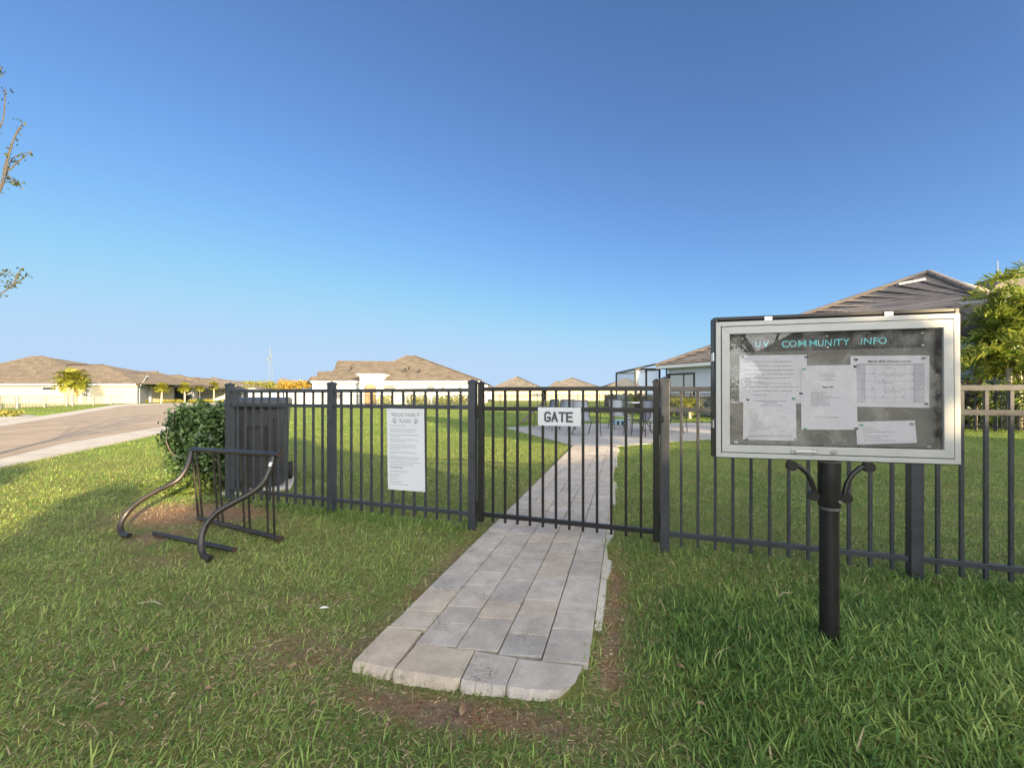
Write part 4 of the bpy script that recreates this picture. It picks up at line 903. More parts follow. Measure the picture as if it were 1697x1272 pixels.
# young growth round the foot of the shrub
rr0 = random.Random(2)
mb = MB()
def sprout(n, cx, cy, sx, sy, hmax):
    P = np.stack([RNG.normal(cx, sx, n), RNG.normal(cy, sy, n), RNG.random(n)**1.3*hmax], 1); return P
P = sprout(700, hc.x+.2, 4.58, .2, .06, .22)
leaves_mesh('low_sprouts', P, RNG.normal(size=P.shape)+np.array((0, -.3, .7)), .045, mixc((.07, .12, .025), (.17, .22, .05), RNG.random(len(P))), M_foliage, hedge, aspect=.5)
# a bare twig sticking out of the shrub's side
mb.tube(bez([(hc.x-.05, 4.62, .72), (hc.x-.0, 4.54, .60), (hc.x+.08, 4.52, .47), (hc.x+.14, 4.54, .42)], 4), .0045, 6); mb.build('twig', M_bark, hedge, smooth=True)
def frond_mesh(mb, base, az, up, L, n, leaf, droop, wdt, col0, col1, plume=0.0, r=random):
    """one palm frond: a curved rib with leaflets; plume > 0 sets leaflets all round the rib"""
    d = Vector((math.cos(az), math.sin(az), 0)); p = Vector(base); el = up; st = L/n; pts = []
    for i in range(n+1):
        pts.append(p.copy()); p = p+(d*math.cos(el)+Vector((0, 0, 1))*math.sin(el))*st; el -= droop/n*(1+i/n)
    for i in range(2, n+1):
        t = i/n; q = pts[i]; tg = (pts[i]-pts[i-1]).normalized(); s = tg.cross(Vector((0, 0, 1))).normalized(); u = s.cross(tg)
        ll = leaf*(math.sin(math.pi*min(1, .18+.82*t))*.85+.25)
        for sg in (-1, 1):
            for k in range(1 if plume == 0 else 2):
                th = r.uniform(-.35, .5) if plume == 0 else r.uniform(-1.2, 1.5)*plume
                dr = (s*sg*math.cos(th)+u*math.sin(th))*.85+tg*r.uniform(.35, .7); dr.normalize(); e = q+dr*ll*r.uniform(.8, 1.1)-Vector((0, 0, ll*.18)); w_ = tg*wdt*.5
                tt = r.random(); c = [a+(b-a)*tt for a, b in zip(col0, col1)]; f = r.uniform(.8, 1.15); c = tuple(x*f for x in c); mdl = q.lerp(e, .5)+Vector((0, 0, ll*.04))
                mb.add([q-w_*.6, q+w_*.6, mdl+w_, mdl-w_, e], [(0, 1, 2, 3), (3, 2, 4)], c)
    mb.tube(pts, [max(.004, .012*L*(1-i/(n+1))) for i in range(n+1)], 4, cap=False); mb.c[-4*(n+1):] = [tuple(col1)]*(4*(n+1))
def palm(name, label, loc, h, L, nf, c0, c1, group=None, n=9, leaf=.45, wdt=.06, trunk=.10, plume=0.0, seed=1, up=(.1, 1.2), droop=1.3, boots=False):
    r = random.Random(seed); o = thing(name, label, 'palm tree', loc, group=group); b = Vector(loc)
    mb = MB(); top = b+Vector((r.uniform(-.1, .1), r.uniform(-.1, .1), h))
    mb.tube(bez([b-Vector((0, 0, .1)), b.lerp(top, .5)+Vector((.03, 0, 0)), top], 5), [trunk*(1.25-.4*i/10) for i in range(11)], 10); mb.build('trunk', M_palmbark, o, smooth=True)
    mb = MB()
    for k in range(nf):
        az = 2.399*k+r.uniform(-.25, .25); el = up[0]+(up[1]-up[0])*((k+.5)/nf); frond_mesh(mb, top+Vector((0, 0, r.uniform(-.1, .1))), az, el, L*r.uniform(.85, 1.1), n, leaf, droop*r.uniform(.8, 1.2), wdt, c0, c1, plume, r)
    mb.build('crown', M_foliage, o, col=True); return o
def tree(name, label, loc, h, trunk_r, clumps, leaf, n, c0, c1, group=None, seed=1, cat='tree', limbs=True):
    """clumps: list of (dx, dy, z, radius); limbs run to every clump"""
    r = random.Random(seed); o = thing(name, label, cat, loc, group=group); b = Vector(loc)
    mb = MB(); fork = b+Vector((r.uniform(-.1, .1), 0, h)); mb.tube(bez([b-Vector((0, 0, .15)), b.lerp(fork, .5)+Vector((trunk_r*.4, 0, 0)), fork], 4), [trunk_r*(1.3-.5*i/8) for i in range(9)], 10)
    if limbs:
        for dx, dy, z, rad in clumps:
            e = b+Vector((dx, dy, z)); m_ = fork.lerp(e, .5)+Vector((0, 0, .12*rad)); mb.tube(bez([fork-Vector((0, 0, .15)), m_, e], 3), [trunk_r*.55*(1-.12*i) for i in range(7)], 6)
    mb.build('trunk', M_bark, o, smooth=True)
    c = [(b.x+dx, b.y+dy, b.z+z) for dx, dy, z, _ in clumps]; rad = np.array([[q[3], q[3], q[3]*.78] for q in clumps])
    P, u, k = clump_points(n, c, rad, .3); t = np.clip(RNG.normal(.45, .3, n)+.2*u[:, 2], 0, 1)
    leaves_mesh('crown', P, u+np.array((0, 0, .4)), RNG.uniform(.7, 1.3, n)*leaf, mixc(c0, c1, t)*RNG.uniform(.8, 1.2, n)[:, None], M_foliage, o, aspect=.6, rnd=.9)
    return o
# ================================================================== PATIO FURNITURE
def chair(name, label):
    o = thing(name, label, 'chair', (0, 0, 0), group='patio chairs round the table')
    prof = [(-.24, .43), (-.05, .415), (.14, .42), (.22, .47), (.28, .66), (.335, .86), (.36, .98)]     # y (front is -y), z
    pts = bez([(0, y, z) for y, z in prof], 4); vs = []
    for p in pts: vs += [(-.235, p.y, p.z), (.235, p.y, p.z)]
    m = MB(); n = len(pts); m.add(vs, [(2*i, 2*i+1, 2*i+3, 2*i+2) for i in range(n-1)]); s = m.build('sling', M_sling, o, smooth='all'); md = s.modifiers.new('thickness', 'SOLIDIFY'); md.thickness = .008
    for sx in (-1, 1):
        x = sx*.25
        m = MB(); m.tube([Vector((x, p.y, p.z)) for p in pts], .014, 8); m.build('side_frame', M_bronze, o, smooth=True)
        m = MB(); m.tube(bez([(x, .30, .74), (x*1.08, .05, .665), (x*1.1, -.22, .655), (x*1.1, -.29, .62)], 4), .015, 8); m.build('armrest', M_bronze, o, smooth=True)
        m = MB(); m.tube(bez([(x*1.1, -.29, .625), (x*1.1, -.27, .4), (x*1.1, -.31, .0)], 4), .013, 8); m.build('leg', M_bronze, o, smooth=True)
        m = MB(); m.tube(bez([(x, .12, .42), (x*1.05, .24, .22), (x*1.1, .36, .0)], 4), .013, 8); m.build('leg', M_bronze, o, smooth=True)
    m = MB(); m.tube([(-.25, .36, .985), (.25, .36, .985)], .014, 8); m.build('top_rail', M_bronze, o, smooth=True)
    return o
ch = [((972, 11.3), 200, 'blue-grey sling patio chair seen from behind beside the gate sign'), ((934, 12.9), 150, 'patio chair half hidden behind the upper edge of the gate sign'),
      ((1026, 13.6), 185, 'sunlit pale sling patio chair beyond the table'), ((1057, 11.4), 95, 'patio chair side on with splayed dark legs under the white tabletop'),
      ((1084, 11.0), 170, 'patio chair just behind the gate latch'), ((1118, 12.2), 235, 'patio chair showing past the sunlit gate post'), ((905, 13.6), 120, 'patio chair with a tall arched back behind the gate sign')]
proto = chair('patio_chair', ch[0][2])
for i, ((px, d), rz, lab) in enumerate(ch):
    p = at(px, HY, d); loc = (p.x, d, -.012)
    if i == 0: proto.location = loc; proto.rotation_euler = (0, 0, math.radians(rz-180))
    else: dup(proto, loc, math.radians(rz-180), lab)
def furniture():
    p = at(1063, HY, 12.4); o = thing('patio_table', 'patio table with a thin white top and dark legs among the chairs', 'table', (p.x, 12.4, -.012))
    m = MB(); z = H-(666-HY)/F*12.4; m.box((p.x-.42, 12.0, z-.028), (p.x+.42, 12.8, z), None); m.build('tabletop', M_trim, o, bevel=.006)
    for sx in (-1, 1):
        for sy in (-1, 1): m = MB(); m.tube([(p.x+sx*.36, 12.4+sy*.34, z-.03), (p.x+sx*.42, 12.4+sy*.4, -.012)], .02, 8); m.build('leg', M_bronze, o, smooth=True)
    m = MB(); m.box((p.x-.36, 12.06, .62), (p.x+.36, 12.74, .645)); m.build('lower_shelf', M_trim, o)
    p = gnd(1028, 704); o = thing('step_box', 'low pale teal box with dark openings on the patio', 'box', p)
    m = MB(); x, y = p.x, p.y+.2
    for lo, hi in (((-.19, -.2, .15), (.19, .2, .20)), ((-.19, -.2, 0), (-.13, .2, .15)), ((-.03, -.2, 0), (.03, .2, .15)), ((.13, -.2, 0), (.19, .2, .15))): m.box((x+lo[0], y+lo[1], lo[2]), (x+hi[0], y+hi[1], hi[2]))
    m.build('top_and_legs', M_tealbox, o, bevel=.01)
    p = gnd(1043, 707); o = thing('pedestal_post', 'short grey pedestal standing on the patio beside the table', 'pedestal', p); m = MB(); m.box((p.x-.05, p.y, 0), (p.x+.05, p.y+.1, .40)); c = m.build('shaft', M_garage, o, bevel=.006); m = MB(); m.box((p.x-.065, p.y-.015, .40), (p.x+.065, p.y+.115, .425)); m.build('cap', M_garage, o, bevel=.006)
    # agility ramp: sloping plank on a trestle
    d = 16.0; a, b = at(864, 700, d), at(905, 662, d); o = thing('agility_ramp', 'sloping brown dog agility plank on a trestle at the patio edge', 'dog ramp', (a.x, d, 0)); a.z = max(.02, a.z)
    m = MB(); m.beam(a, b, .5, .05); m.build('plank', M_plank, o, bevel=.006); m = MB()
    mid = a.lerp(b, .62)
    for sy in (-.2, .2): m.tube([mid+Vector((0, sy, -.03)), Vector((mid.x+.25, d+sy, 0))], .02, 6); 
    m.build('trestle', M_bronze, o, smooth=True); m = MB()
    for sy in (-.2, .2): m.tube([b+Vector((-.03, sy, -.03)), Vector((b.x+.05, d+sy, 0))], .02, 6)
    m.build('rear_trestle', M_bronze, o, smooth=True)
furniture()
# ================================================================== HOUSES
RIDGE = []
def ridge_caps(parent, r=.11):
    """cap tiles along the hips and ridges of the roofs made since the last call"""
    for P in RIDGE:
        mb = MB(); mb.tube([p+Vector((0, 0, .03)) for p in P], r, 6); mb.build('ridge_cap', M_ridge, parent, smooth=True)
    RIDGE.clear()
def roof_shell(mb, Y0, z0, pitch, outline, back=None, ov=0.0):
    """front slope through the eave line (y = Y0, z = z0): outline given as picture columns and rows (left eave ... ridge ... right eave), with a mirrored rear slope"""
    P = []
    for px, py in outline:
        # ray meets plane z = z0 + pitch*(y-Y0)
        a = -(py-HY)/F; d = (z0-pitch*Y0-H)/(a-pitch); P.append(Vector(((px-CX)/F*d, d, H+a*d)))
    P[0].z = P[-1].z = z0; P[0].y = P[-1].y = Y0; P[0].x = (outline[0][0]-CX)/F*Y0; P[-1].x = (outline[-1][0]-CX)/F*Y0
    ym = max(p.y for p in P); yb = back or (2*ym-Y0); n = len(P)
    Bk = [Vector((p.x, min(yb, 2*ym-p.y), p.z)) for p in P]
    RIDGE.append(P)
    vs = P+Bk; fs = [tuple(range(n))[::-1], tuple(range(n, 2*n))]
    fs += [(i, i+1, n+i+1, n+i) for i in range(n-1)]
    fs.append((0, n, 2*n-1, n-1)); mb.add(vs, fs); return P, Bk
def wall_box(x0, x1, y0, y1, z1, m, parent, z0=-.1):
    b = MB(); b.box((x0, y0, z0), (x1, y1, z1)); return b.build('wall', m, parent)
def px_x(px, d): return (px-CX)/F*d
def panel(name, m, parent, px0, py0, px1, py1, d, t=.06):
    """flat fitting set on a wall whose face is at depth d, 2-3 mm proud"""
    a, b = at(px0, py1, d), at(px1, py0, d); mb = MB(); mb.box((a.x, d-t, a.z), (b.x, d-.003, b.z)); return mb.build(name, m, parent)
def fitted_window(parent, px0, py0, px1, py1, d, pane=None):
    w_ = panel('window', M_trim, parent, px0-.6, py0-.6, px1+.6, py1+.6, d, .05); panel('pane', pane or M_glassdark, w_, px0, py0, px1, py1, d-.05, .02); return w_
# ---- long cream villa, far left
def villa():
    Y = 58.0; ev = 2.78; o = thing('villa', 'long cream villa across the road with brown hipped roofs and a palm at its entry', 'house', (px_x(70, Y), Y, 0))
    w1 = wall_box(px_x(-90, Y), px_x(106, Y), Y, Y+16, ev-.12, M_cream, o)
    mb = MB(); xa, xb = px_x(150, Y), px_x(226.7, Y); xc = px_x(248, Y+8); lo = [Vector(v) for v in ((xa, Y, -.1), (xb, Y, -.1), (xc, Y+8, -.1), (xc-1, Y+14, -.1), (xa, Y+14, -.1))]; mb.add(lo+[v+Vector((0, 0, ev-.02)) for v in lo], [(i, (i+1) % 5, 5+(i+1) % 5, 5+i) for i in range(5)]+[(5, 6, 7, 8, 9)]); mb.build('wall', M_cream, o)
    w3 = wall_box(px_x(104, Y+1.7), px_x(152, Y+1.7), Y+1.7, Y+13, ev-.14, M_cream, o)
    mb = MB(); roof_shell(mb, Y-.55, ev, .43, [(-110, 637), (-60, 619), (0, 603.5), (53, 591), (72, 590.7), (90, 597), (108, 604.5), (116, 637.3)]); r1 = mb.build('roof', M_roof, o); ridge_caps(r1)
    mb = MB(); roof_shell(mb, Y-.35, ev+.03, .43, [(98, 637), (112, 605), (172, 604.5), (200, 615.5), (229, 637)]); ridge_caps(mb.build('roof', M_roof, o))
    for a, b, y in ((-110, 116, Y-.60), (144, 229, Y-.42)):
        mb = MB(); mb.box((px_x(a, Y), y, ev-.17), (px_x(b, Y), y+.05, ev+.01)); mb.build('fascia', M_trim, o)
    for x in (16.5, 39, 62, 78): mb = MB(); p = at(x, 612.5, 64.5); mb.box((p.x-.10, p.y-1.0, p.z-.32), (p.x+.10, p.y-.7, p.z-.12)); mb.build('roof_vent', M_garage, r1)
    fitted_window(o, 70.5, 641.5, 92.5, 646, Y)
    panel('door', M_door, o, 122, 640, 131, 667, Y+1.7); panel('door', M_door, o, 107.5, 640, 112, 667, Y+1.7)
    fitted_window(o, 138.5, 640, 145.5, 660, Y+1.7)
    for x in (132.5, 148): mb = MB(); a = px_x(x, Y+.4); mb.box((a-.3, Y+.4, 0), (a+.3, Y+1.0, ev-.18)); mb.build('column', M_trim, o)
    # entry gable between the two roofs
    mb = MB(); a, c, b = at(97, 636, Y-.7), at(118, 624, Y-.7), at(140, 636, Y-.7); a.z = b.z = ev; mb.add([a, b, c]+[v+Vector((0, .3, 0)) for v in (a, b, c)], [(0, 1, 2), (3, 5, 4), (0, 2, 5, 3), (1, 4, 5, 2), (0, 3, 4, 1)]); mb.build('entry_gable', M_trim, o); mb = MB(); k = Vector((0, 0, .12)); f = Vector((0, .06, 0)); g = Vector((0, 6, 0)); mb.add([a+f, c+f+k, b+f, a+g, c+g+k, b+g], [(0, 1, 4, 3), (1, 2, 5, 4), (3, 4, 5)]); mb.build('entry_roof', M_roof, o)
    # garage gable at the right end, turned to the street
    YB = Y+8; a0, b0 = at(226.7, 638, Y), at(248, 637, YB); c0 = at(238.8, 623.2, Y+4.6); D_ = (b0-a0); D_.z = 0; D_.normalize(); nb_ = Vector((D_.y, -D_.x, 0)); inn = Vector((-2.5, 1.0, 0))
    c0 = Vector(((a0.x+b0.x)/2, (a0.y+b0.y)/2, c0.z)); zz = lambda v: Vector((v.x, v.y, -.1)); sh = nb_*.05
    f5 = [zz(a0)+sh, zz(b0)+sh, b0+sh, c0+sh, a0+sh]; mb = MB(); mb.add(f5+[v+inn for v in f5], [(0, 1, 2, 3, 4), (9, 8, 7, 6, 5), (0, 5, 6, 1), (1, 6, 7, 2), (4, 9, 5, 0)]); mb.build('garage_wall', M_shade_wall, o)
    mb = MB()
    for p, q in ((a0, c0), (c0, b0)):
        t = (q-p).normalized(); p2, q2 = p-t*.3+nb_*.35, q+nb_*.35; up = Vector((0, 0, .16)); vs = [p2, q2, q2+up, p2+up]; vs += [v+inn*1.6 for v in vs]; mb.add(vs, [(0, 1, 2, 3), (7, 6, 5, 4), (3, 2, 6, 7), (0, 4, 5, 1), (1, 5, 6, 2), (0, 3, 7, 4)])
    mb.build('garage_roof', M_roof, o)
    for p, q in ((a0, c0), (c0, b0)):
        t = (q-p).normalized(); mb = MB(); k = nb_*.40; vs = [p-t*.1+k-Vector((0, 0, .06)), q+k-Vector((0, 0, .06)), q+k+Vector((0, 0, .10)), p-t*.1+k+Vector((0, 0, .10))]; mb.add(vs+[v+nb_*.05 for v in vs], [(3, 2, 1, 0), (4, 5, 6, 7), (0, 1, 5, 4), (1, 2, 6, 5), (2, 3, 7, 6), (3, 0, 4, 7)]); mb.build('rake_board', M_trim, o)
    def onwall(name, m, t0, t1, z0, z1, t=.06):
        p, q = a0.lerp(b0, t0)+nb_*.053, a0.lerp(b0, t1)+nb_*.053; mb = MB(); vs = [Vector((p.x, p.y, z0)), Vector((q.x, q.y, z0)), Vector((q.x, q.y, z1)), Vector((p.x, p.y, z1))]; mb.add(vs+[v+nb_*t for v in vs], [(3, 2, 1, 0), (4, 5, 6, 7), (0, 1, 5, 4), (1, 2, 6, 5), (2, 3, 7, 6), (3, 0, 4, 7)]); return mb.build(name, m, o)
    onwall('garage_door', M_garage, .14, .74, 0, 2.2); onwall('column', M_trim, .9, 1.0, 0, 2.7, .25)
    a0, b0 = at(248.4, 640, YB+.5), at(262, 641, YB+7); a0.z = b0.z = 2.6; f5 = [zz(a0), zz(b0), b0, a0]; mb = MB(); mb.add(f5+[v+inn for v in f5], [(0, 1, 2, 3), (7, 6, 5, 4), (0, 4, 5, 1), (1, 5, 6, 2), (2, 6, 7, 3), (3, 7, 4, 0)]); mb.build('side_wall', M_shade_wall, o); onwall('garage_door', M_garage, .1, .75, 0, 2.2)
    mb = MB(); roof_shell(mb, Y+6, ev-.1, .43, [(244, 640), (250, 633), (262, 634), (268, 641)]); mb.build('roof', M_roof, o)
villa()
def far_house(label, Y, outline, pitch, wm, wpx, ev=2.75, roofm=None, gables=(), wins=(), doors=(), back=None, group='houses far along the street', turn=0.0, teeth=()):
    o = thing('house', label, 'house', (px_x((wpx[0]+wpx[1])/2, Y), Y, 0), group=group); mb = MB(); P, Bk = roof_shell(mb, Y-.4, ev, pitch, outline, back); ridge_caps(mb.build('roof', roofm or M_roof, o))
    yb = max(Bk, key=lambda v: v.y).y-.5
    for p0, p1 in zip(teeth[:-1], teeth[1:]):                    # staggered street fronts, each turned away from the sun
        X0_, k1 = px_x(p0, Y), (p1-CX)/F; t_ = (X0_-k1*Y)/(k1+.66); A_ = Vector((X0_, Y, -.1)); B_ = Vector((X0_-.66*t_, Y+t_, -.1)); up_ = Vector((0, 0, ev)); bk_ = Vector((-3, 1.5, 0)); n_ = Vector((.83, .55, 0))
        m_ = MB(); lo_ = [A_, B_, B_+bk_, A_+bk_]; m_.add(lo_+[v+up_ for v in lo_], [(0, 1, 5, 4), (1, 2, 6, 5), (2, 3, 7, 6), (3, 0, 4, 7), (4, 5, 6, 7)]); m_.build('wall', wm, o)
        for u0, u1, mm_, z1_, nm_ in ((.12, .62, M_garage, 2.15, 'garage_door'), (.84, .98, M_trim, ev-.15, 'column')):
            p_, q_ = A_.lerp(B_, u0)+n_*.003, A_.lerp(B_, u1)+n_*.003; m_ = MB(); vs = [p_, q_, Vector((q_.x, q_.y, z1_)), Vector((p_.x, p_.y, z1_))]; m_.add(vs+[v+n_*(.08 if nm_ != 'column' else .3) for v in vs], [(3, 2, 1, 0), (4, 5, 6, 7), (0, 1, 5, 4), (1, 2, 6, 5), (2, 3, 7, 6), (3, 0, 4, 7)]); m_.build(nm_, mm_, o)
    if teeth: return o
    w_ = [Vector((px_x(wpx[0], Y), Y, -.1)), Vector((px_x(wpx[1], Y+turn), Y+turn, -.1)), Vector((px_x(wpx[1], Y+turn), max(Y+turn+3, yb), -.1)), Vector((px_x(wpx[0], Y), max(Y+turn+3, yb), -.1))]
    if turn: w_[3].x -= 4; w_[2].x -= 6
    b = MB(); b.add(w_+[v+Vector((0, 0, ev)) for v in w_], [(0, 1, 5, 4), (1, 2, 6, 5), (2, 3, 7, 6), (3, 0, 4, 7), (4, 5, 6, 7)]); b.build('wall', wm, o)
    def wy(px):
        """depth of the (turned) front wall at a picture column"""
        if not turn: return Y
        p, q = w_[0], w_[1]; k = (px-CX)/F; t = (k*p.y-p.x)/((q.x-p.x)-k*(q.y-p.y)); return p.y+(q.y-p.y)*t
    mb = MB(); mb.box((P[0].x, Y-.45, ev-.18), (P[-1].x, Y-.40, ev+.02)); mb.build('fascia', M_trim, o)
    for (gx0, gy0), (gx1, gy1), (gx2, gy2), dd, gm in gables:            # left foot, apex, right foot of a gable wall
        a, c, b = at(gx0, gy0, Y-dd), at(gx1, gy1, Y-dd), at(gx2, gy2, Y-dd); z = -.1
        mb = MB(); f = [Vector((a.x, a.y, z)), Vector((b.x, b.y, z)), b, c, a]; mb.add(f+[v+Vector((0, dd+4, 0)) for v in f], [(0, 1, 2, 3, 4), (9, 8, 7, 6, 5), (0, 5, 6, 1), (1, 6, 7, 2), (2, 7, 8, 3), (3, 8, 9, 4), (4, 9, 5, 0)]); mb.build('gable', gm, o)
        mb = MB()
        for p, q in ((a, c), (c, b)):
            t = (q-p).normalized(); vs = [p-t*.3+Vector((0, -.3, .02)), q+Vector((0, -.3, .02)), q+Vector((0, -.3, .2)), p-t*.3+Vector((0, -.3, .2))]; vs += [v+Vector((0, dd+4, 0)) for v in vs]
            mb.add(vs, [(0, 1, 2, 3), (7, 6, 5, 4), (3, 2, 6, 7), (0, 4, 5, 1), (1, 5, 6, 2), (0, 3, 7, 4)])
        mb.build('gable_roof', roofm or M_roof, o)
    for q in wins: fitted_window(o, *q[:4], Y, M_glassgrey)
    for q in doors:
        if not turn: panel('garage_door', M_garage, o, *q[:4], Y); continue
        p_, q_ = at(q[0], 0, wy(q[0])), at(q[2], 0, wy(q[2])); p_.z = q_.z = 0; n_ = Vector(((q_-p_).y, -(q_-p_).x, 0)).normalized(); m_ = MB(); vs = [p_+n_*.003, q_+n_*.003]; vs += [v+Vector((0, 0, 2.2)) for v in vs[::-1]]; m_.add(vs+[v+n_*.06 for v in vs], [(3, 2, 1, 0), (4, 5, 6, 7), (0, 1, 5, 4), (1, 2, 6, 5), (2, 3, 7, 6), (3, 0, 4, 7)]); m_.build('garage_door', M_garage, o)
    return o
far_house('brown-roofed house just past the villa garage, its high gable end tinted shade-blue', 72, [(180, 643), (200, 616), (261, 615.8), (264, 626), (275, 643)], .55, M_shade_wall, (250, 276), gables=[], teeth=[249, 258, 267])
far_house('long brown-roofed house behind three street palms, shade-tinted blue walls with garage bays', 80, [(250, 642), (262, 622), (301, 621.8), (306, 626), (329, 625.8), (333, 642)], .45, M_shade_wall, (270, 332), gables=[], teeth=[264, 277, 290, 304, 318, 332])
far_house('brown hip-roofed house closing the street with a white gable on its near end', 92, [(325, 645), (333, 632), (353.5, 625), (368, 631), (384, 630.6), (398, 636.5), (423, 645)], .40, M_trim, (330, 421), gables=[((372, 648), (388, 637.5), (418, 648), 1.0, M_trim)], roofm=M_roofgrey)
# ---- white amenity house behind the park
def amenity():
    Y = 52.0; ev = 2.95; o = thing('amenity_house', 'wide white single-storey house behind the park with a brown hipped roof and arched entry', 'house', (px_x(660, Y), Y, 0))
    wall_box(px_x(518, Y), px_x(797, Y), Y, Y+14, ev-.12, M_whitepaint, o)
    mb = MB(); roof_shell(mb, Y-.5, ev, .40, [(515, 632.2), (534, 624), (555, 613.5), (559, 598.8), (651, 600), (673.5, 590), (687, 590), (800, 634)]); r = mb.build('roof', M_roof, o); ridge_caps(r)
    mb = MB(); roof_shell(mb, Y+3.5, ev+.3, .40, [(512, 631), (515.5, 625.5), (526, 624), (527, 616.8), (562, 616.4), (566, 631)]); mb.build('rear_roof', M_roof, o)
    mb = MB(); mb.box((px_x(515, Y-.55), Y-.56, ev-.2), (px_x(800, Y-.55), Y-.50, ev+.02)); mb.build('fascia', M_trim, o)
    for x, y in ((586.5, 607), (674, 609), (680, 607), (697.5, 610.5)): mb = MB(); p = at(x, y, 55.5); mb.box((p.x-.1, p.y-1.0, p.z-.5), (p.x+.1, p.y-.7, p.z-.12)); mb.build('roof_vent', M_rubber, r)
    d = Y-1.6; mb = MB(); a, b = at(596.5, 670, d), at(629.5, 622, d); mb.box((a.x, d, -.1), (b.x, Y+1, b.z)); pt = mb.build('entry_tower', M_whitepaint, o)
    mb = MB(); z = b.z; 
    for k, (e, h0, h1) in enumerate(((.10, -.10, .03), (.22, .03, .12), (.34, .12, .22))): mb.box((a.x-e, d-e, z+h0), (b.x+e, Y+1+e, z+h1))
    mb.build('cornice', M_trim, pt)
    c = at(613.5, 645, d); hw = px_x(623, d)-px_x(613.5, d); zt = at(0, 636.5, d).z; mb = MB(); poly = [(c.x-hw, 0), (c.x+hw, 0)]+[(c.x+hw*math.cos(t), zt-hw*.55+hw*.55*math.sin(t)) for t in np.linspace(0, math.pi, 12)]
    Mx = Matrix(((1, 0, 0, 0), (0, 0, -1, d-.003), (0, 1, 0, 0), (0, 0, 0, 1))); mb.prism(poly, Mx, 0, .05); ar = mb.build('arched_window', M_door, pt)
    mb = MB(); k = .86; poly2 = [(c.x-hw*k, .1), (c.x+hw*k, .1)]+[(c.x+hw*k*math.cos(t), zt-hw*.55+hw*.5*math.sin(t)-.02) for t in np.linspace(0, math.pi, 12)]; mb.prism(poly2, Mx, .05, .07); mb.build('pane', mat('amber_glass', (.30, .17, .09), .25, var=.3, vscale=2), ar)
    for q in ((636.5, 637.8, 654.5, 644), (708, 638.5, 720, 645), (731.5, 638.5, 736, 647), (759.5, 639, 765, 647), (555, 645, 568, 660)): fitted_window(o, *q, Y, M_glassgrey)
    mb = MB(); mb.tube([(px_x(592, Y), Y-.1, 0), (px_x(592, Y), Y-.1, ev-.2)], .06, 8); mb.build('downpipe', M_garage, o)
    mb = MB(); p = at(594, 620, Y-.8); mb.ball(p, .45, 10, 8, (1.2, .8, 1)); mb.build('roof_ornament', M_door, pt, smooth='all') if False else None
amenity()
hips = [('hip-roofed house showing its peak just past the gate hinge post', 88, [(812, 645), (857, 624), (903, 645)], (816, 900)), ('small far house whose roof shows between two larger peaks', 112, [(905, 644), (921, 632), (927, 632), (950, 644)], (908, 946)),
        ('hip-roofed house with its peak above the gate sign', 88, [(902, 644), (925, 634), (947, 626), (1003, 645)], (906, 999)), ('low hip-roofed house behind the yellow palms near the screened porch', 96, [(996, 645), (1016, 636), (1033, 628), (1041, 628), (1072, 645)], (1000, 1068)),
        ('distant house with a sliver of roof beside the tall hinge post', 120, [(790, 645), (806, 638), (812, 638), (832, 645)], (794, 828))]
for lab, Y, ol, wp in hips:
    far_house(lab, Y, ol, .42, M_cream if Y < 100 else M_trim, wp, ev=2.5, roofm=M_roofgrey, group='houses beyond the park', wins=[(882, 650, 900, 656)] if ol[1][0] == 857 else ())
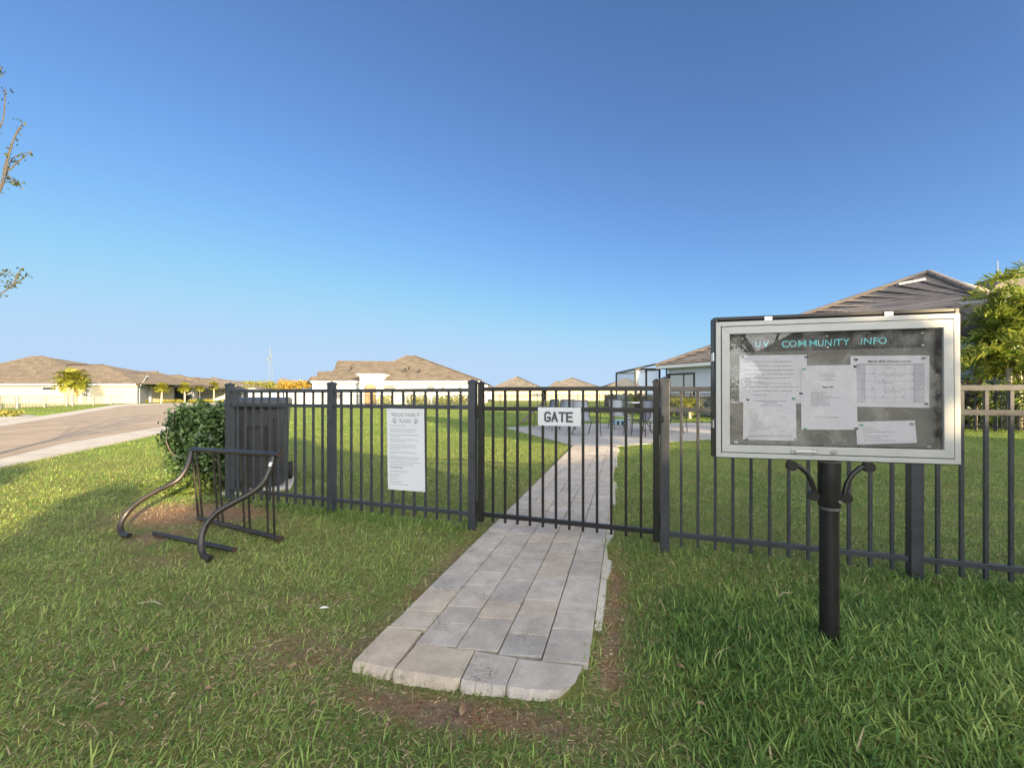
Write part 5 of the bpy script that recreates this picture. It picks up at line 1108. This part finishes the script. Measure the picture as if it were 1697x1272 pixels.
# ---- tiled house on the right
def tile_house():
    ev = 3.0; A = Vector((9.18, 25.3, 0)); Bp = Vector((16.6, 13.9, 0)); d = (Bp-A).normalized(); n = Vector((d.y, -d.x, 0)); n = n if n.x < 0 else -n      # n faces the park
    L = (Bp-A).length; o = thing('tiled_house', 'white house with a brown tiled hip roof and screened porch behind the notice board', 'house', A)
    W2_ = lambda u, v, z=0: A+d*u-n*v+Vector((0, 0, z))                              # u along the eave, v inwards
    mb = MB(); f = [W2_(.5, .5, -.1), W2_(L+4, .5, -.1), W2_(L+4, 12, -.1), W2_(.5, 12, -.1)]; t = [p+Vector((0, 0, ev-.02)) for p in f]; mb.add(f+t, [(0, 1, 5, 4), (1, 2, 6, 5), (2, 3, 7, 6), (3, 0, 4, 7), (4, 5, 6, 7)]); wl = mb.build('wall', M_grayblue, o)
    # roof: apex found where the picture shows it
    ap = at(1540, 453, 17.3); k = at(1640, 494, 14.2)
    pl = [W2_(0, 0, ev), W2_(L+.2, 0, ev), k, ap]
    bk = W2_(1.0, 13, ev); bk2 = W2_(L+5, 13, ev)
    mb = MB(); mb.add(pl+[bk, bk2], [(0, 1, 2, 3), (0, 3, 4), (3, 2, 5, 4), (2, 1, 5)], None); 
    rf = mb.build('roof', M_tile, o)
    # tile courses: thin overlapping laps across the visible slope
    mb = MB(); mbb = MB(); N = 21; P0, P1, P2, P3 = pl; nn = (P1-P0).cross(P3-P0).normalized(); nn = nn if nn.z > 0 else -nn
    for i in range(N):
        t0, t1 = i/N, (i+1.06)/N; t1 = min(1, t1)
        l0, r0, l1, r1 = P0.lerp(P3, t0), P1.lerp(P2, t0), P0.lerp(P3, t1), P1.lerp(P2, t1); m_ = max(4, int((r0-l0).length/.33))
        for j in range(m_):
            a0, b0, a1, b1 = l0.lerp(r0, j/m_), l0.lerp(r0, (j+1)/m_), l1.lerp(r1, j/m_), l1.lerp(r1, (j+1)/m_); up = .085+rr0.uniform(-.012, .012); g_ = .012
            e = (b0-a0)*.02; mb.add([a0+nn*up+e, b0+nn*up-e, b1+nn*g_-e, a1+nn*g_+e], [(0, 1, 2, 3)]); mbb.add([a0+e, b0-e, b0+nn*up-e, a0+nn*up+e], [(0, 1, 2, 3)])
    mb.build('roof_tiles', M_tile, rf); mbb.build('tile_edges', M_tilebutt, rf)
    mb = MB(); mb.tube([P0+nn*.06, P3+nn*.08], .11, 8); mb.tube([P3+nn*.08, P2+nn*.06], .11, 8); mb.build('ridge_cap', M_tile, rf, smooth=True)
    a, b = at(1487, 472.5, 16.6), at(1532, 464, 16.3); mb = MB(); mb.beam(a+Vector((0, 0, .02)), b+Vector((0, 0, .02)), .22, .10); mb.build('solar_tube', M_garage, rf, bevel=.02)
    mb = MB(); e0, e1 = W2_(-.02, -.02, ev-.10), W2_(L+.2, -.02, ev-.10); mb.beam(e0, e1, .05, .20); mb.beam(e0, e0-n*6, .05, .2); mb.build('fascia', M_trim, o)
    mb = MB(); f0, f1 = W2_(0, .03, ev-.18), W2_(L+.2, .03, ev-.18); mb.add([f0, f1, f1-n*.46, f0-n*.46], [(0, 1, 2, 3)]); mb.build('soffit', M_trim, o)
    # big sliding window beside the porch
    WM = Matrix((d, Vector((0, 0, 1)), n)).transposed().to_4x4(); WM.translation = W2_(0, .5)
    q0, q1 = hit(1107, 640, WM)[0], hit(1152, 640, WM)[0]; zt = H+(655-615)/F*22.6
    mb = MB(); mb.prism([(q0, .3), (q1, .3), (q1, zt), (q0, zt)], WM, .002, .05); wf = mb.build('window', M_bronze, o)
    mx_ = hit(1134, 640, WM)[0]
    g0_ = hit(1112, 640, WM)[0]
    for x0, x1 in ((g0_, mx_-.05), (mx_+.05, q1-.1)): mb = MB(); mb.prism([(x0, .42), (x1, .42), (x1, zt-.12), (x0, zt-.12)], WM, .05, .06); mb.build('pane', mat('reflecting_pane', (.42, .43, .40), .10, spec=.8), wf)
    mb = MB(); c = W2_(.42, .44, 0); mb.tube([c, c+Vector((0, 0, ev-.2))], .06, 8); mb.build('downpipe', M_bronze, o)
    # upper eave piece at the right, over the lower roof
    a, b = at(1590, 503, 13.9), at(1640, 498, 13.3); mb = MB(); mb.beam(a, b, .06, .09); mb.build('upper_fascia', M_garage, o)
    # second roof showing above the palm
    mb = MB(); p = [at(1645, 478, 24), at(1676, 450, 26), at(1720, 452, 26), at(1760, 480, 24)]; q = [v+Vector((3, 9, -1.5 if i in (0, 3) else 0)) for i, v in enumerate(p)]; mb.add(p+q, [(0, 3, 2, 1), (4, 5, 6, 7), (0, 1, 5, 4), (1, 2, 6, 5), (2, 3, 7, 6), (0, 4, 7, 3)]); mb.build('far_roof', M_ridge, o)
    mb = MB(); a = at(1653, 455, 25); mb.tube([a-Vector((0, 0, 1.2)), a+Vector((0, 0, .85))], .025, 5); mb.build('vent_pipe', M_garage, o)
    # screened porch
    s = thing('screened_porch', 'screened porch with a thin dark frame at the end of the tiled house', 'porch', at(1070, 655, 26.5))
    X0, X1, Y0, Y1 = px_x(1053, 26.2), px_x(1093, 26.2), 26.2, 31.0; z0, z1 = 2.85, 3.35; c8 = [(X0, Y0), (X1, Y0), (X1, Y1), (X0, Y1)]
    mb = MB()
    for x, y in c8+[(px_x(1071, 26.2), Y0)]: mb.beam((x, y, -.1), (x, y, z0), .10, .10)
    for i in range(4): a, b = c8[i], c8[(i+1) % 4]; mb.beam((*a, z0), (*b, z0), .10, .12); mb.beam((*a, .8), (*b, .8), .05, .05)
    rz = 3.22
    for y in (Y0, (Y0+Y1)/2, Y1): mb.beam((X0, y, z0), (X1, y, rz), .08, .08)
    mb.beam((X1, Y0, z0), (X1, Y0, rz), .10, .10); mb.beam((X1, Y0, rz), (X1, Y1, rz), .1, .1)
    mb.build('frame', M_black, s)
    sm = bpy.data.materials.new('screen_mesh'); sm.use_nodes = True; nn_ = sm.node_tree; b_ = nn_.nodes['Principled BSDF']; b_.inputs['Base Color'].default_value = (.50, .52, .54, 1); t_ = nn_.nodes.new('ShaderNodeBsdfTransparent'); m_ = nn_.nodes.new('ShaderNodeMixShader'); m_.inputs[0].default_value = .55
    nn_.links.new(t_.outputs[0], m_.inputs[1]); nn_.links.new(b_.outputs[0], m_.inputs[2]); nn_.links.new(m_.outputs[0], nn_.nodes['Material Output'].inputs[0])
    mb = MB(); e = .02
    mb.add([(X0, Y0+e, 0), (X1, Y0+e, 0), (X1, Y0+e, z0), (X0, Y0+e, z0)], [(0, 1, 2, 3)]); mb.add([(X0+e, Y0, 0), (X0+e, Y1, 0), (X0+e, Y1, z0), (X0+e, Y0, z0)], [(0, 1, 2, 3)]); mb.build('screen', sm, s)
    mb = MB(); mb.add([(X0, Y0-.05, z0+.07), (X1, Y0-.05, rz+.07), (X1, Y1, rz+.07), (X0, Y1, z0+.07)], [(0, 1, 2, 3)]); sm2 = sm.copy(); sm2.name = 'dark_roof_screen'; sm2.node_tree.nodes['Principled BSDF'].inputs['Base Color'].default_value = (.05, .055, .06, 1)
    for nd in sm2.node_tree.nodes:
        if nd.type == 'MIX_SHADER': nd.inputs[0].default_value = .8
    mb.build('roof_screen', sm2, s)
tile_house()
# ================================================================== FAR FENCES
def far_fence(name, label, pts, h, m, sp=.115, pw=.02, posts=2.2, rails=(.97, .84, .10), cat='fence', zg=0.0, group=None, pst=.07):
    o = thing(name, label, cat, pts[0], group=group)
    pk, rl = MB(), MB()
    for a, b in zip(pts[:-1], pts[1:]):
        a, b = Vector((a.x, a.y, zg)), Vector((b.x, b.y, zg)); L = (b-a).length; n = int(L/sp); d = (b-a).normalized()
        for k in range(n): c = a+d*sp*k; pk.beam(c+Vector((0, 0, .05)), c+Vector((0, 0, h*.98)), pw, pw, up=d)
        for r in rails: rl.beam(a+Vector((0, 0, h*r)), b+Vector((0, 0, h*r)), .03, .04)
        for k in range(int(L/posts)+1): q = MB(); c = a+d*posts*k; q.beam(c, c+Vector((0, 0, h*1.05)), pst, pst, up=d); q.build('post', m, o)
    pk.build('picket_panel', m, o); rl.build('rails', m, o)
    return o
far_fence('metal_fence', 'dark metal boundary fence along the far side of the park', [gnd(535, 670.6), gnd(800, 671.5), gnd(1002, 674)], 1.22, M_fence, sp=.15, pw=.022)
far_fence('metal_fence', 'dark metal boundary fence in front of the hedge by the tiled house', [gnd(1002, 674), gnd(1060, 684), gnd(1100, 688), gnd(1180, 694), gnd(1650, 714), gnd(1800, 722)], 1.22, M_fence, sp=.115, pw=.02)
far_fence('vinyl_fence', 'pale vinyl picket fence at the end of the park beyond the bin', [gnd(470, 672.5), gnd(545, 672.5)], 1.5, M_trim, sp=.16, pw=.12, rails=(.93, .5, .12), pst=.12)
far_fence('railing', 'pale picket railing along the pavement in front of the villa', [gnd(-60, 681), gnd(28, 676.6), gnd(120, 672.3), gnd(205, 668.8)], 1.08, mat('beige_railing', (.36, .31, .25), .6), sp=.22, pw=.035, posts=4.2, rails=(.98, .1), pst=.14)
# ================================================================== FAR PLANTS
YG0, YG1 = (.14, .17, .02), (.30, .28, .04)
palm('street_palm', 'full yellow-green palm in front of the villa entry', gnd(118, 669.5), 3.0, 2.1, 44, YG0, (.29, .27, .04), leaf=.8, wdt=.22, seed=2, up=(-.35, 1.5), droop=1.0, trunk=.16, n=10)
for i, (px, py, h, lab) in enumerate([(267, 667.4, 1.7, 'yellow palm beside the villa garage'), (306, 666.2, 1.9, 'yellow palm in front of the house with garage bays'), (354, 665, 2.4, 'yellow palm nearest the white gable end of the street'), (381, 665.5, 2.0, 'yellow palm showing just behind the fence corner post'), (330, 664.5, 2.0, 'far yellow palm between the garage bays and the white gable')]):
    palm('street_palm', lab, gnd(px, py), h+.5, 1.05, 34, YG0, YG1, group='palms along the street', leaf=.5, wdt=.16, seed=20+i, up=(-.4, 1.5), droop=.9, n=7)
o_ = (.30, .20, .03), (.48, .33, .06)
def spread(n, rx, ry, z0, z1, r0, r1, seed): r = random.Random(seed); return [(r.uniform(-rx, rx), r.uniform(-ry, ry), r.uniform(z0, z1), r.uniform(r0, r1)) for _ in range(n)]
p = gnd(489, 668); tree('leafy_tree', 'broad orange-yellow tree beside the white amenity house', p, 1.5, .14, spread(9, 1.7, 1.2, 2.2, 2.9, .7, 1.0, 4), .22, 2600, *o_, seed=4)
p = gnd(430, 662.5); tree('leafy_tree', 'far green-yellow tree at the end of the street before the lattice tower', p, 2.4, .2, spread(10, 3.6, 2, 3.2, 4.0, 1.0, 1.7, 6), .34, 2400, (.15, .17, .03), (.32, .29, .06), seed=6)
p = gnd(413, 663); tree('leafy_tree', 'small far tree beside the white gable', p, 1.5, .15, spread(5, 1.2, 1, 2.2, 3.0, .7, 1.0, 9), .28, 1000, (.13, .16, .03), (.28, .27, .06), seed=9)
for i, (px, py, s) in enumerate([(635, 669, 1.0), (651, 669, .9), (690, 669, 1.0), (706, 669, .95), (731, 669, .9), (744, 669, .9), (762, 669, 1.0), (776, 669, .95)]):
    d = gnd(px, py); shrub('shrub', 'round yellow-green shrub against the white house wall', 'shrub', (d.x, 50.6), (.75*s, .6, .62*s), 420, .2, (.14, .17, .03), (.34, .33, .06), group='shrubs against the amenity house', boxy=.6, parts=False, m=M_foliage, low=0)
for i, (px, py, lab) in enumerate([(236, 666.8, 'grass clump by the grey garage door of the villa'), (275, 667.3, 'wide yellow grass clump below the first street palm'), (295, 666.8, 'yellow grass clump between two street palms'), (322, 666.3, 'yellow grass clump below the second street palm'), (345, 666, 'yellow shrub at the end of the street'), (372, 666, 'yellow shrub by the fence corner post')]):
    d = gnd(px, py); shrub('grass_clump', lab, 'grass clump', (d.x, d.y), (.8, .5, .24), 420, .18, (.20, .19, .03), (.40, .34, .07), group='low plants along the street', boxy=.4, parts=False, m=M_foliage, low=0)
d = gnd(8, 690); shrub('shrub', 'low yellow-green shrub beside the driveway across the road', 'shrub', (d.x, d.y), (.75, .45, .16), 900, .1, (.14, .16, .03), (.34, .30, .06), parts=False, m=M_foliage, low=0)
# hedge behind the right-hand boundary fence, one mass of clipped bushes
hp = [gnd(1002, 673.0), gnd(1062, 682.5), gnd(1104, 686.5), gnd(1184, 692), gnd(1660, 711.5), gnd(1810, 719)]
def long_hedge():
    o = thing('hedge', 'long dark hedge behind the boundary fence by the tiled house', 'hedge', hp[0]); Ps, Ns = [], []
    for a, b in zip(hp[:-1], hp[1:]):
        L = (b-a).length; n = int(L*900); t = RNG.random(n); d = (b-a).normalized(); nn = np.array((-d.y, d.x, 0)); u = RNG.uniform(-.42, .42, n); z = RNG.random(n)**.7*1.0
        sgn = np.where(np.abs(u) > .3, np.sign(u), 0); top = z > .8
        base = np.array(a)[None]*(1-t[:, None])+np.array(b)[None]*t[:, None]+nn[None]*(u+.5)[:, None]; base[:, 2] = z+.08*np.sin(t*L*3)+.03
        Ps.append(base); Ns.append(nn[None]*sgn[:, None]+np.array((0, 0, .5))[None]+0*base)
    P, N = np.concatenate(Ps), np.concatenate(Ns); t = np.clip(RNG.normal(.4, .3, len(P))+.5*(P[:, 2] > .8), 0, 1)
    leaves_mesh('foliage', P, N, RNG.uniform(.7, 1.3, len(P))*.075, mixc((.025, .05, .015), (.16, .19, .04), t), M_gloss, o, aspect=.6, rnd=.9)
long_hedge()
for i, (px, dd, s, lab) in enumerate([(1062, 25.6, 1.0, 'small yellow palm in front of the screened porch'), (1047, 26.5, .9, 'small yellow palm just off the porch corner'), (1128, 20.2, .9, 'small palm in front of the large window'), (1143, 19.6, .8, 'smaller palm in front of the large window near the board')]):
    p = at(px, HY, dd); palm('garden_palm', lab, (p.x, dd, 0), .75*s, 1.1*s, 14, (.14, .17, .03), (.34, .32, .06), group='small palms along the hedge', leaf=.38, wdt=.06, seed=40+i, n=8, trunk=.07)
# big bushy palm at the right edge
def big_palm():
    r = random.Random(77); base = at(1690, HY, 13.0); o = thing('bushy_palm', 'tall bushy palm with plumed fronds in front of the tiled house', 'palm tree', (base.x, 13.0, 0))
    mb = MB(); tops = []
    for px, z in ((1690, 2.9), (1722, 3.9), (1672, 2.0), (1705, 3.4)):
        b = at(px, HY, 13.0+r.uniform(-.25, .25)); b.z = 0; t = Vector((b.x+r.uniform(-.1, .1), b.y, z)); tops.append(t); mb.tube(bez([b, b.lerp(t, .5), t], 4), [.085-.003*i for i in range(9)], 10)
    mb.build('trunk', M_palmbark, o, smooth=True); mb = MB(); A_, B_ = (.09, .15, .02), (.31, .34, .055)
    for t in tops:
        for k in range(20): frond_mesh(mb, t+Vector((0, 0, r.uniform(-.6, .6))), 2.4*k+r.uniform(-.3, .3), r.uniform(-.3, 1.3), r.uniform(1.2, 1.9), 14, .36, r.uniform(.9, 1.6), .068, A_, B_, 1.0, r)
    for k in range(52):                                         # plumes filling the side towards the board
        z = r.uniform(1.3, 4.9); px = r.uniform(1640, 1705); p = at(px, HY, 13.0+r.uniform(-.5, .4)); p.z = z
        frond_mesh(mb, p, r.uniform(1.7, 5.0), r.uniform(-.1, 1.1), r.uniform(.8, 1.25)*(1 if px > 1655 else .8), 12, .34, r.uniform(.8, 1.5), .068, A_, B_, 1.0, r)
    mb.build('crown', M_foliage, o, col=True)
big_palm()
def cordyline():
    r = random.Random(5); p = at(1617, HY, 12.9); o = thing('cordyline', 'dark purple strap-leaved plant beside the bushy palm', 'plant', (p.x, 12.9, 0)); mb = MB(); mb.tube([(p.x, 12.9, 0), (p.x, 12.9, 1.25)], .04, 8); mb.build('stem', M_bark, o, smooth=True); mb = MB()
    for k in range(46):
        az, el = 2.4*k, r.uniform(.1, 1.4); b = Vector((p.x+r.uniform(-.25, .25), 12.9+r.uniform(-.15, .15), r.uniform(.75, 1.3))); L = r.uniform(.4, .65); d = Vector((math.cos(az)*math.cos(el), math.sin(az)*math.cos(el), math.sin(el))); s = d.cross(Vector((0, 0, 1))).normalized()*.035
        m1, e = b+d*L*.55, b+d*L-Vector((0, 0, .10)); c = (.045*r.uniform(.6, 1.6), .018, .022*r.uniform(.6, 1.4)); mb.add([b-s*.4, b+s*.4, m1+s, m1-s, e], [(0, 1, 2, 3), (3, 2, 4)], c)
    mb.build('leaves', M_gloss, o, col=True)
cordyline()
for px, py, lab in ((1603, 700, 'dark green shrub just past the board edge'), (1640, 700, 'green shrub under the purple plant')):
    p = at(px, HY, 13.6); shrub('shrub', lab, 'shrub', (p.x, 13.6), (.7, .5, .65), 1400, .1, (.03, .06, .02), (.14, .18, .04), parts=False, low=0)
# ---- lattice tower
def tower():
    Y = 250.0; c = at(447.5, HY, Y); zt = H+(655-575)/F*Y; o = thing('lattice_tower', 'thin grey lattice mast far off above the street trees', 'tower', (c.x, Y, 0)); mb = MB()
    def pt(k, z): w_ = 2.0*(1-z/zt)+.30; a = 2*math.pi*k/3+.5; return Vector((c.x+w_*math.cos(a), Y+w_*math.sin(a), z))
    N = 16
    for k in range(3): mb.tube([pt(k, -.2), pt(k, zt)], .10, 5)
    for i in range(N):
        for k in range(3): z0, z1 = zt*i/N, zt*(i+1)/N; mb.tube([pt(k, z0), pt((k+1) % 3, z1)], .035, 4); mb.tube([pt(k, z1), pt((k+1) % 3, z1)], .035, 4)
    mb.build('lattice', M_tower, o)
    for px, py, r in ((443.2, 596, .8), (447.8, 592, .7), (449, 589, .55)): m = MB(); m.ball(at(px, py, Y-1.5), r, 10, 6, (1, .5, 1)); m.beam(at(px, py, Y-1.5), at(447.5, py, Y), .12, .12); m.build('dish', M_tower, o, smooth='all')
    m = MB(); m.tube([Vector((c.x, Y, zt)), Vector((c.x, Y, zt+1.5))], .06, 5); m.build('antenna', M_tower, o)
tower()
# ================================================================== STREET TREE AT LEFT (its outer twigs reach into the picture)
def twig_tree():
    r = random.Random(12); b = Vector((-7.3, 3.9, 0)); o = thing('street_tree', 'sparse small-leaved tree whose outer twigs reach in from the road side', 'tree', b)
    mb = MB(); fork = b+Vector((.05, 0, 1.7)); mb.tube(bez([b-Vector((0, 0, .1)), b+Vector((.03, .02, .9)), fork], 4), [.085-.003*i for i in range(9)], 10)
    P, N = [], []
    def branch(p, e, r0, depth):
        m_ = p.lerp(e, .5)+Vector((r.uniform(-.06, .06), r.uniform(-.06, .06), r.uniform(0, .10))); c = bez([p, m_, e], 4); mb.tube(c, [r0*(1-.085*i) for i in range(len(c))], 5)
        if depth == 0:
            for q in c[2:]:
                for _ in range(3): P.append(q+Vector((r.gauss(0, .025), r.gauss(0, .025), r.gauss(0, .025)))); N.append((r.gauss(0, 1), r.gauss(0, 1), .6))
            return
        for k in range(4 if depth > 1 else 5):
            t = r.uniform(.35, 1); q = c[min(len(c)-1, int(t*(len(c)-1)))]; dd = (e-p).normalized(); v = (dd+Vector((r.gauss(0, .5), r.gauss(0, .5), r.gauss(.25, .4)))).normalized(); branch(q, q+v*(e-p).length*r.uniform(.3, .5), r0*.45, depth-1)
    tips = [(-6.5, 3.6, 4.35), (-6.5, 4.2, 3.7), (-6.6, 4.1, 3.2), (-6.4, 4.0, 2.30), (-7.2, 4.6, 4.8), (-8.3, 4.2, 4.3), (-7.8, 3.0, 4.5), (-6.6, 3.0, 4.6), (-8.8, 3.6, 3.4)]
    for t in tips: branch(fork+Vector((0, 0, r.uniform(-.5, .3))), Vector(t), .024, 2)
    # the twigs seen at the picture's edge
    for pts in (((-25, 345), (0, 318), (12, 285), (22, 262), (48, 252)), ((0, 318), (10, 268), (26, 222), (38, 205)), ((8, 290), (20, 240), (36, 206)), ((-20, 235), (3, 205), (9, 160), (10, 148)), ((12, 290), (24, 300), (34, 307)), ((-25, 500), (0, 487), (22, 473), (40, 460), (46, 456)), ((-20, 470), (3, 455), (10, 448)), ((22, 473), (30, 455), (34, 447)), ((-20, 130), (-4, 118), (4, 112)), ((14, 284), (34, 265), (52, 252))):
        c = bez([at(x, y, 4.0+.05*i) for i, (x, y) in enumerate(pts)], 5); mb.tube(c, [.0065*(1-.75*i/len(c))+.0012 for i in range(len(c))], 5)
        for q in c[3:]:
            for _ in range(2):
                if r.random() < .62: P.append(q+Vector((r.gauss(0, .018), r.gauss(0, .02), r.gauss(0, .018)))); N.append((r.gauss(0, 1), r.gauss(0, 1), .6))
    for cx, cy, n, s in ((18, 300, 26, .035), (30, 306, 12, .025), (8, 466, 34, .05), (14, 458, 14, .035), (2, 118, 8, .02)):
        for _ in range(n): P.append(at(cx, cy, 4.1)+Vector((r.gauss(0, s), r.gauss(0, s), r.gauss(0, s*.6)))); N.append((r.gauss(0, 1), r.gauss(0, 1), .6))
    mb.build('trunk', M_twig, o, smooth=True); P, N = np.array([tuple(p) for p in P]), np.array(N)
    leaves_mesh('crown', P, N, RNG.uniform(.022, .045, len(P)), mixc((.035, .055, .018), (.11, .12, .035), RNG.random(len(P))), M_foliage, o, aspect=.55)
twig_tree()
# ================================================================== UNSEEN, BEHIND THE CAMERA (added to shade the lawn and fill the glass)
UC, UA = Vector((math.cos(SUN_AZ), -math.sin(SUN_AZ), 0)), Vector((-math.sin(SUN_AZ), -math.cos(SUN_AZ), 0))    # across the light, towards the sun
def behind():
    c0, c1, A = -6.5, 17.0, 18.4; o = thing('unseen_shade_house', 'unseen low gabled house added behind the viewer to shade the lawn', 'house', UC*((c0+c1)/2)+UA*A, -SUN_AZ); Mx = FRAME[o]; X1 = (c1-c0)/2; X0 = -X1; ev, rz = 2.8, 4.95  # unseen house, added so its ridge shades the lawn and fence foot
    mb = MB(); mb.box((X0+.5, -5, -.1), (X1-.5, 5, ev-.05), Mx); mb.build('wall', M_cream, o)
    mb = MB(); p = [(X0, -5.6, ev), (X1, -5.6, ev), (X1, 5.6, ev), (X0, 5.6, ev), (X0+.2, 0, rz), (X1-.2, 0, rz)]; mb.add([Mx @ Vector(v) for v in p], [(0, 1, 5, 4), (2, 3, 4, 5), (1, 2, 5), (3, 0, 4), (0, 3, 2, 1)]); mb.build('roof', M_roof, o)
    g_ = 'unseen shade trees added behind the viewer'; G0_, G1_ = (.05, .08, .02), (.11, .14, .035)
    def shade(c, a, z0, z1, rx, n, leaf, k, seed, lab, r0=.7, r1=1.2):  # unseen trees, crowns placed to shade chosen parts of the view
        r = random.Random(seed); p = UC*c+UA*a; cl = []
        for _ in range(k): q = UC*r.uniform(-rx, rx)+UA*r.uniform(-1.0, 1.0); cl.append((q.x, q.y, r.uniform(z0, z1), r.uniform(r0, r1)))
        tree('unseen_shade_tree', lab, p, max(1.2, z0*.7), .16, cl, leaf, n, G0_, G1_, group=g_, seed=seed)
    shade(2.0, 10, 3.15, 3.75, .25, 1500, .16, 7, 2, 'small unseen oak added behind the viewer to shade the gate and notice board', .34, .46)
    shade(.8, 11, 2.9, 4.7, 1.0, 5200, .2, 16, 1, 'unseen oak added behind the viewer to shade the left fence', .45, .75)
    shade(-2.0, 12, 3.0, 4.2, 1.4, 800, .22, 4, 3, 'unseen open-crowned oak added behind the viewer to dapple the lawn by the bike rack', .3, .55)
    shade(-5.0, 12, 3.2, 4.4, 1.5, 700, .22, 4, 4, 'unseen open-crowned oak added behind the viewer to dapple the road side', .3, .6)
    shade(9.6, 11, 3.6, 6.0, 2.6, 6500, .28, 14, 5, 'broad unseen oak added behind the viewer to shade the patio')
    r = random.Random(9)
    for k in range(6):                                          # unseen row of trees added to dim the sky reflected in the glass
        x = -3+k*4.6; cl = [(r.uniform(-2, 2), r.uniform(-1, 1), r.uniform(1.6, 4.0), r.uniform(1.1, 1.7)) for _ in range(9)]; tree('unseen_row_tree', 'bushy tree in the unseen row added behind the viewer', (x, -31-r.uniform(0, 3), 0), 1.3, .18, cl, .34, 1800, G0_, G1_, group='unseen row of trees added behind the viewer', seed=60+k)
    shade(14.5, 11, 3.0, 7.0, 2.2, 6000, .3, 13, 6, 'tall unseen oak added behind the viewer to shade the tiled house side')
behind()
# ================================================================== FALLEN LEAVES, STICKS
def litter():
    r = random.Random(3); pts = [(173, 1049), (345, 1139), (451, 1102), (484.5, 1102), (141, 951), (157, 1042), (198, 1003), (389, 1118), (301, 1114), (426, 1148), (168, 1171), (202, 1164), (698, 888), (1032, 1021), (1128, 1109), (1298, 995), (1226, 1047), (1021, 1156), (995, 1146), (768, 1165), (925, 1181), (604, 909), (520, 1160), (640, 1190), (1161, 1168), (80, 1110), (240, 1075), (560, 1075), (330, 1075)]
    base = None
    for i, (x, y) in enumerate(pts):
        p = gnd(x, y); z = float(hgt(p.x, p.y)); s = r.uniform(.022, .038)
        if i == 19: s = .06
        mb = MB(); n = 7; vs = []
        for k in range(n):
            t = k/(n-1); w_ = s*.28*math.sin(math.pi*min(1, t*1.02+.02))**.8*(1+.25*math.sin(9*t)); c = s*.12*math.sin(math.pi*t); vs += [(t*s-s/2, -w_, c+abs(w_)*.6), (t*s-s/2, 0, c), (t*s-s/2, w_, c+abs(w_)*.6)]
        Mx = Matrix.Translation(Vector((p.x, p.y, z+.014+r.uniform(0, .012)))) @ Matrix.Rotation(r.uniform(0, 6.28), 4, 'Z') @ Matrix.Rotation(r.uniform(-.35, .35), 4, 'X')
        mb.add([Mx @ Vector(v) for v in vs], [(3*k+j, 3*k+j+1, 3*k+4+j, 3*k+3+j) for k in range(n-1) for j in range(2)])
        o = mb.build('fallen_leaf', M_leafbrown, None, smooth='all')
        setp(o, 'dry brown fallen leaf lying in the lawn grass', 'leaf', 'dry leaves scattered on the lawn')
    p = gnd(537, 1011); mb = MB(); mb.tube(bez([Vector((p.x-.022, p.y, .012)), Vector((p.x, p.y-.004, .02)), Vector((p.x+.022, p.y+.004, .014))], 4), [.002, .004, .005, .005, .005, .005, .004, .003, .002], 6); setp(mb.build('white_scrap', M_trim, None, smooth=True), 'small white scrap lying in the grass between rack and path', 'litter')
    for (x0, y0), (x1, y1), lab in (((228, 1003), (268, 1004), 'pale thin twig lying in the open grass below the rack'), ((1290, 993), (1310, 985), 'dry twig in the thin grass behind the post')):
        a, b = gnd(x0, y0), gnd(x1, y1); a.z = b.z = .012; mb = MB(); mb.tube(bez([a, a.lerp(b, .5)+Vector((0, .012, .006)), b], 4), .0022, 6); setp(mb.build('twig', M_palmbark, None, smooth=True), lab, 'twig')
litter()
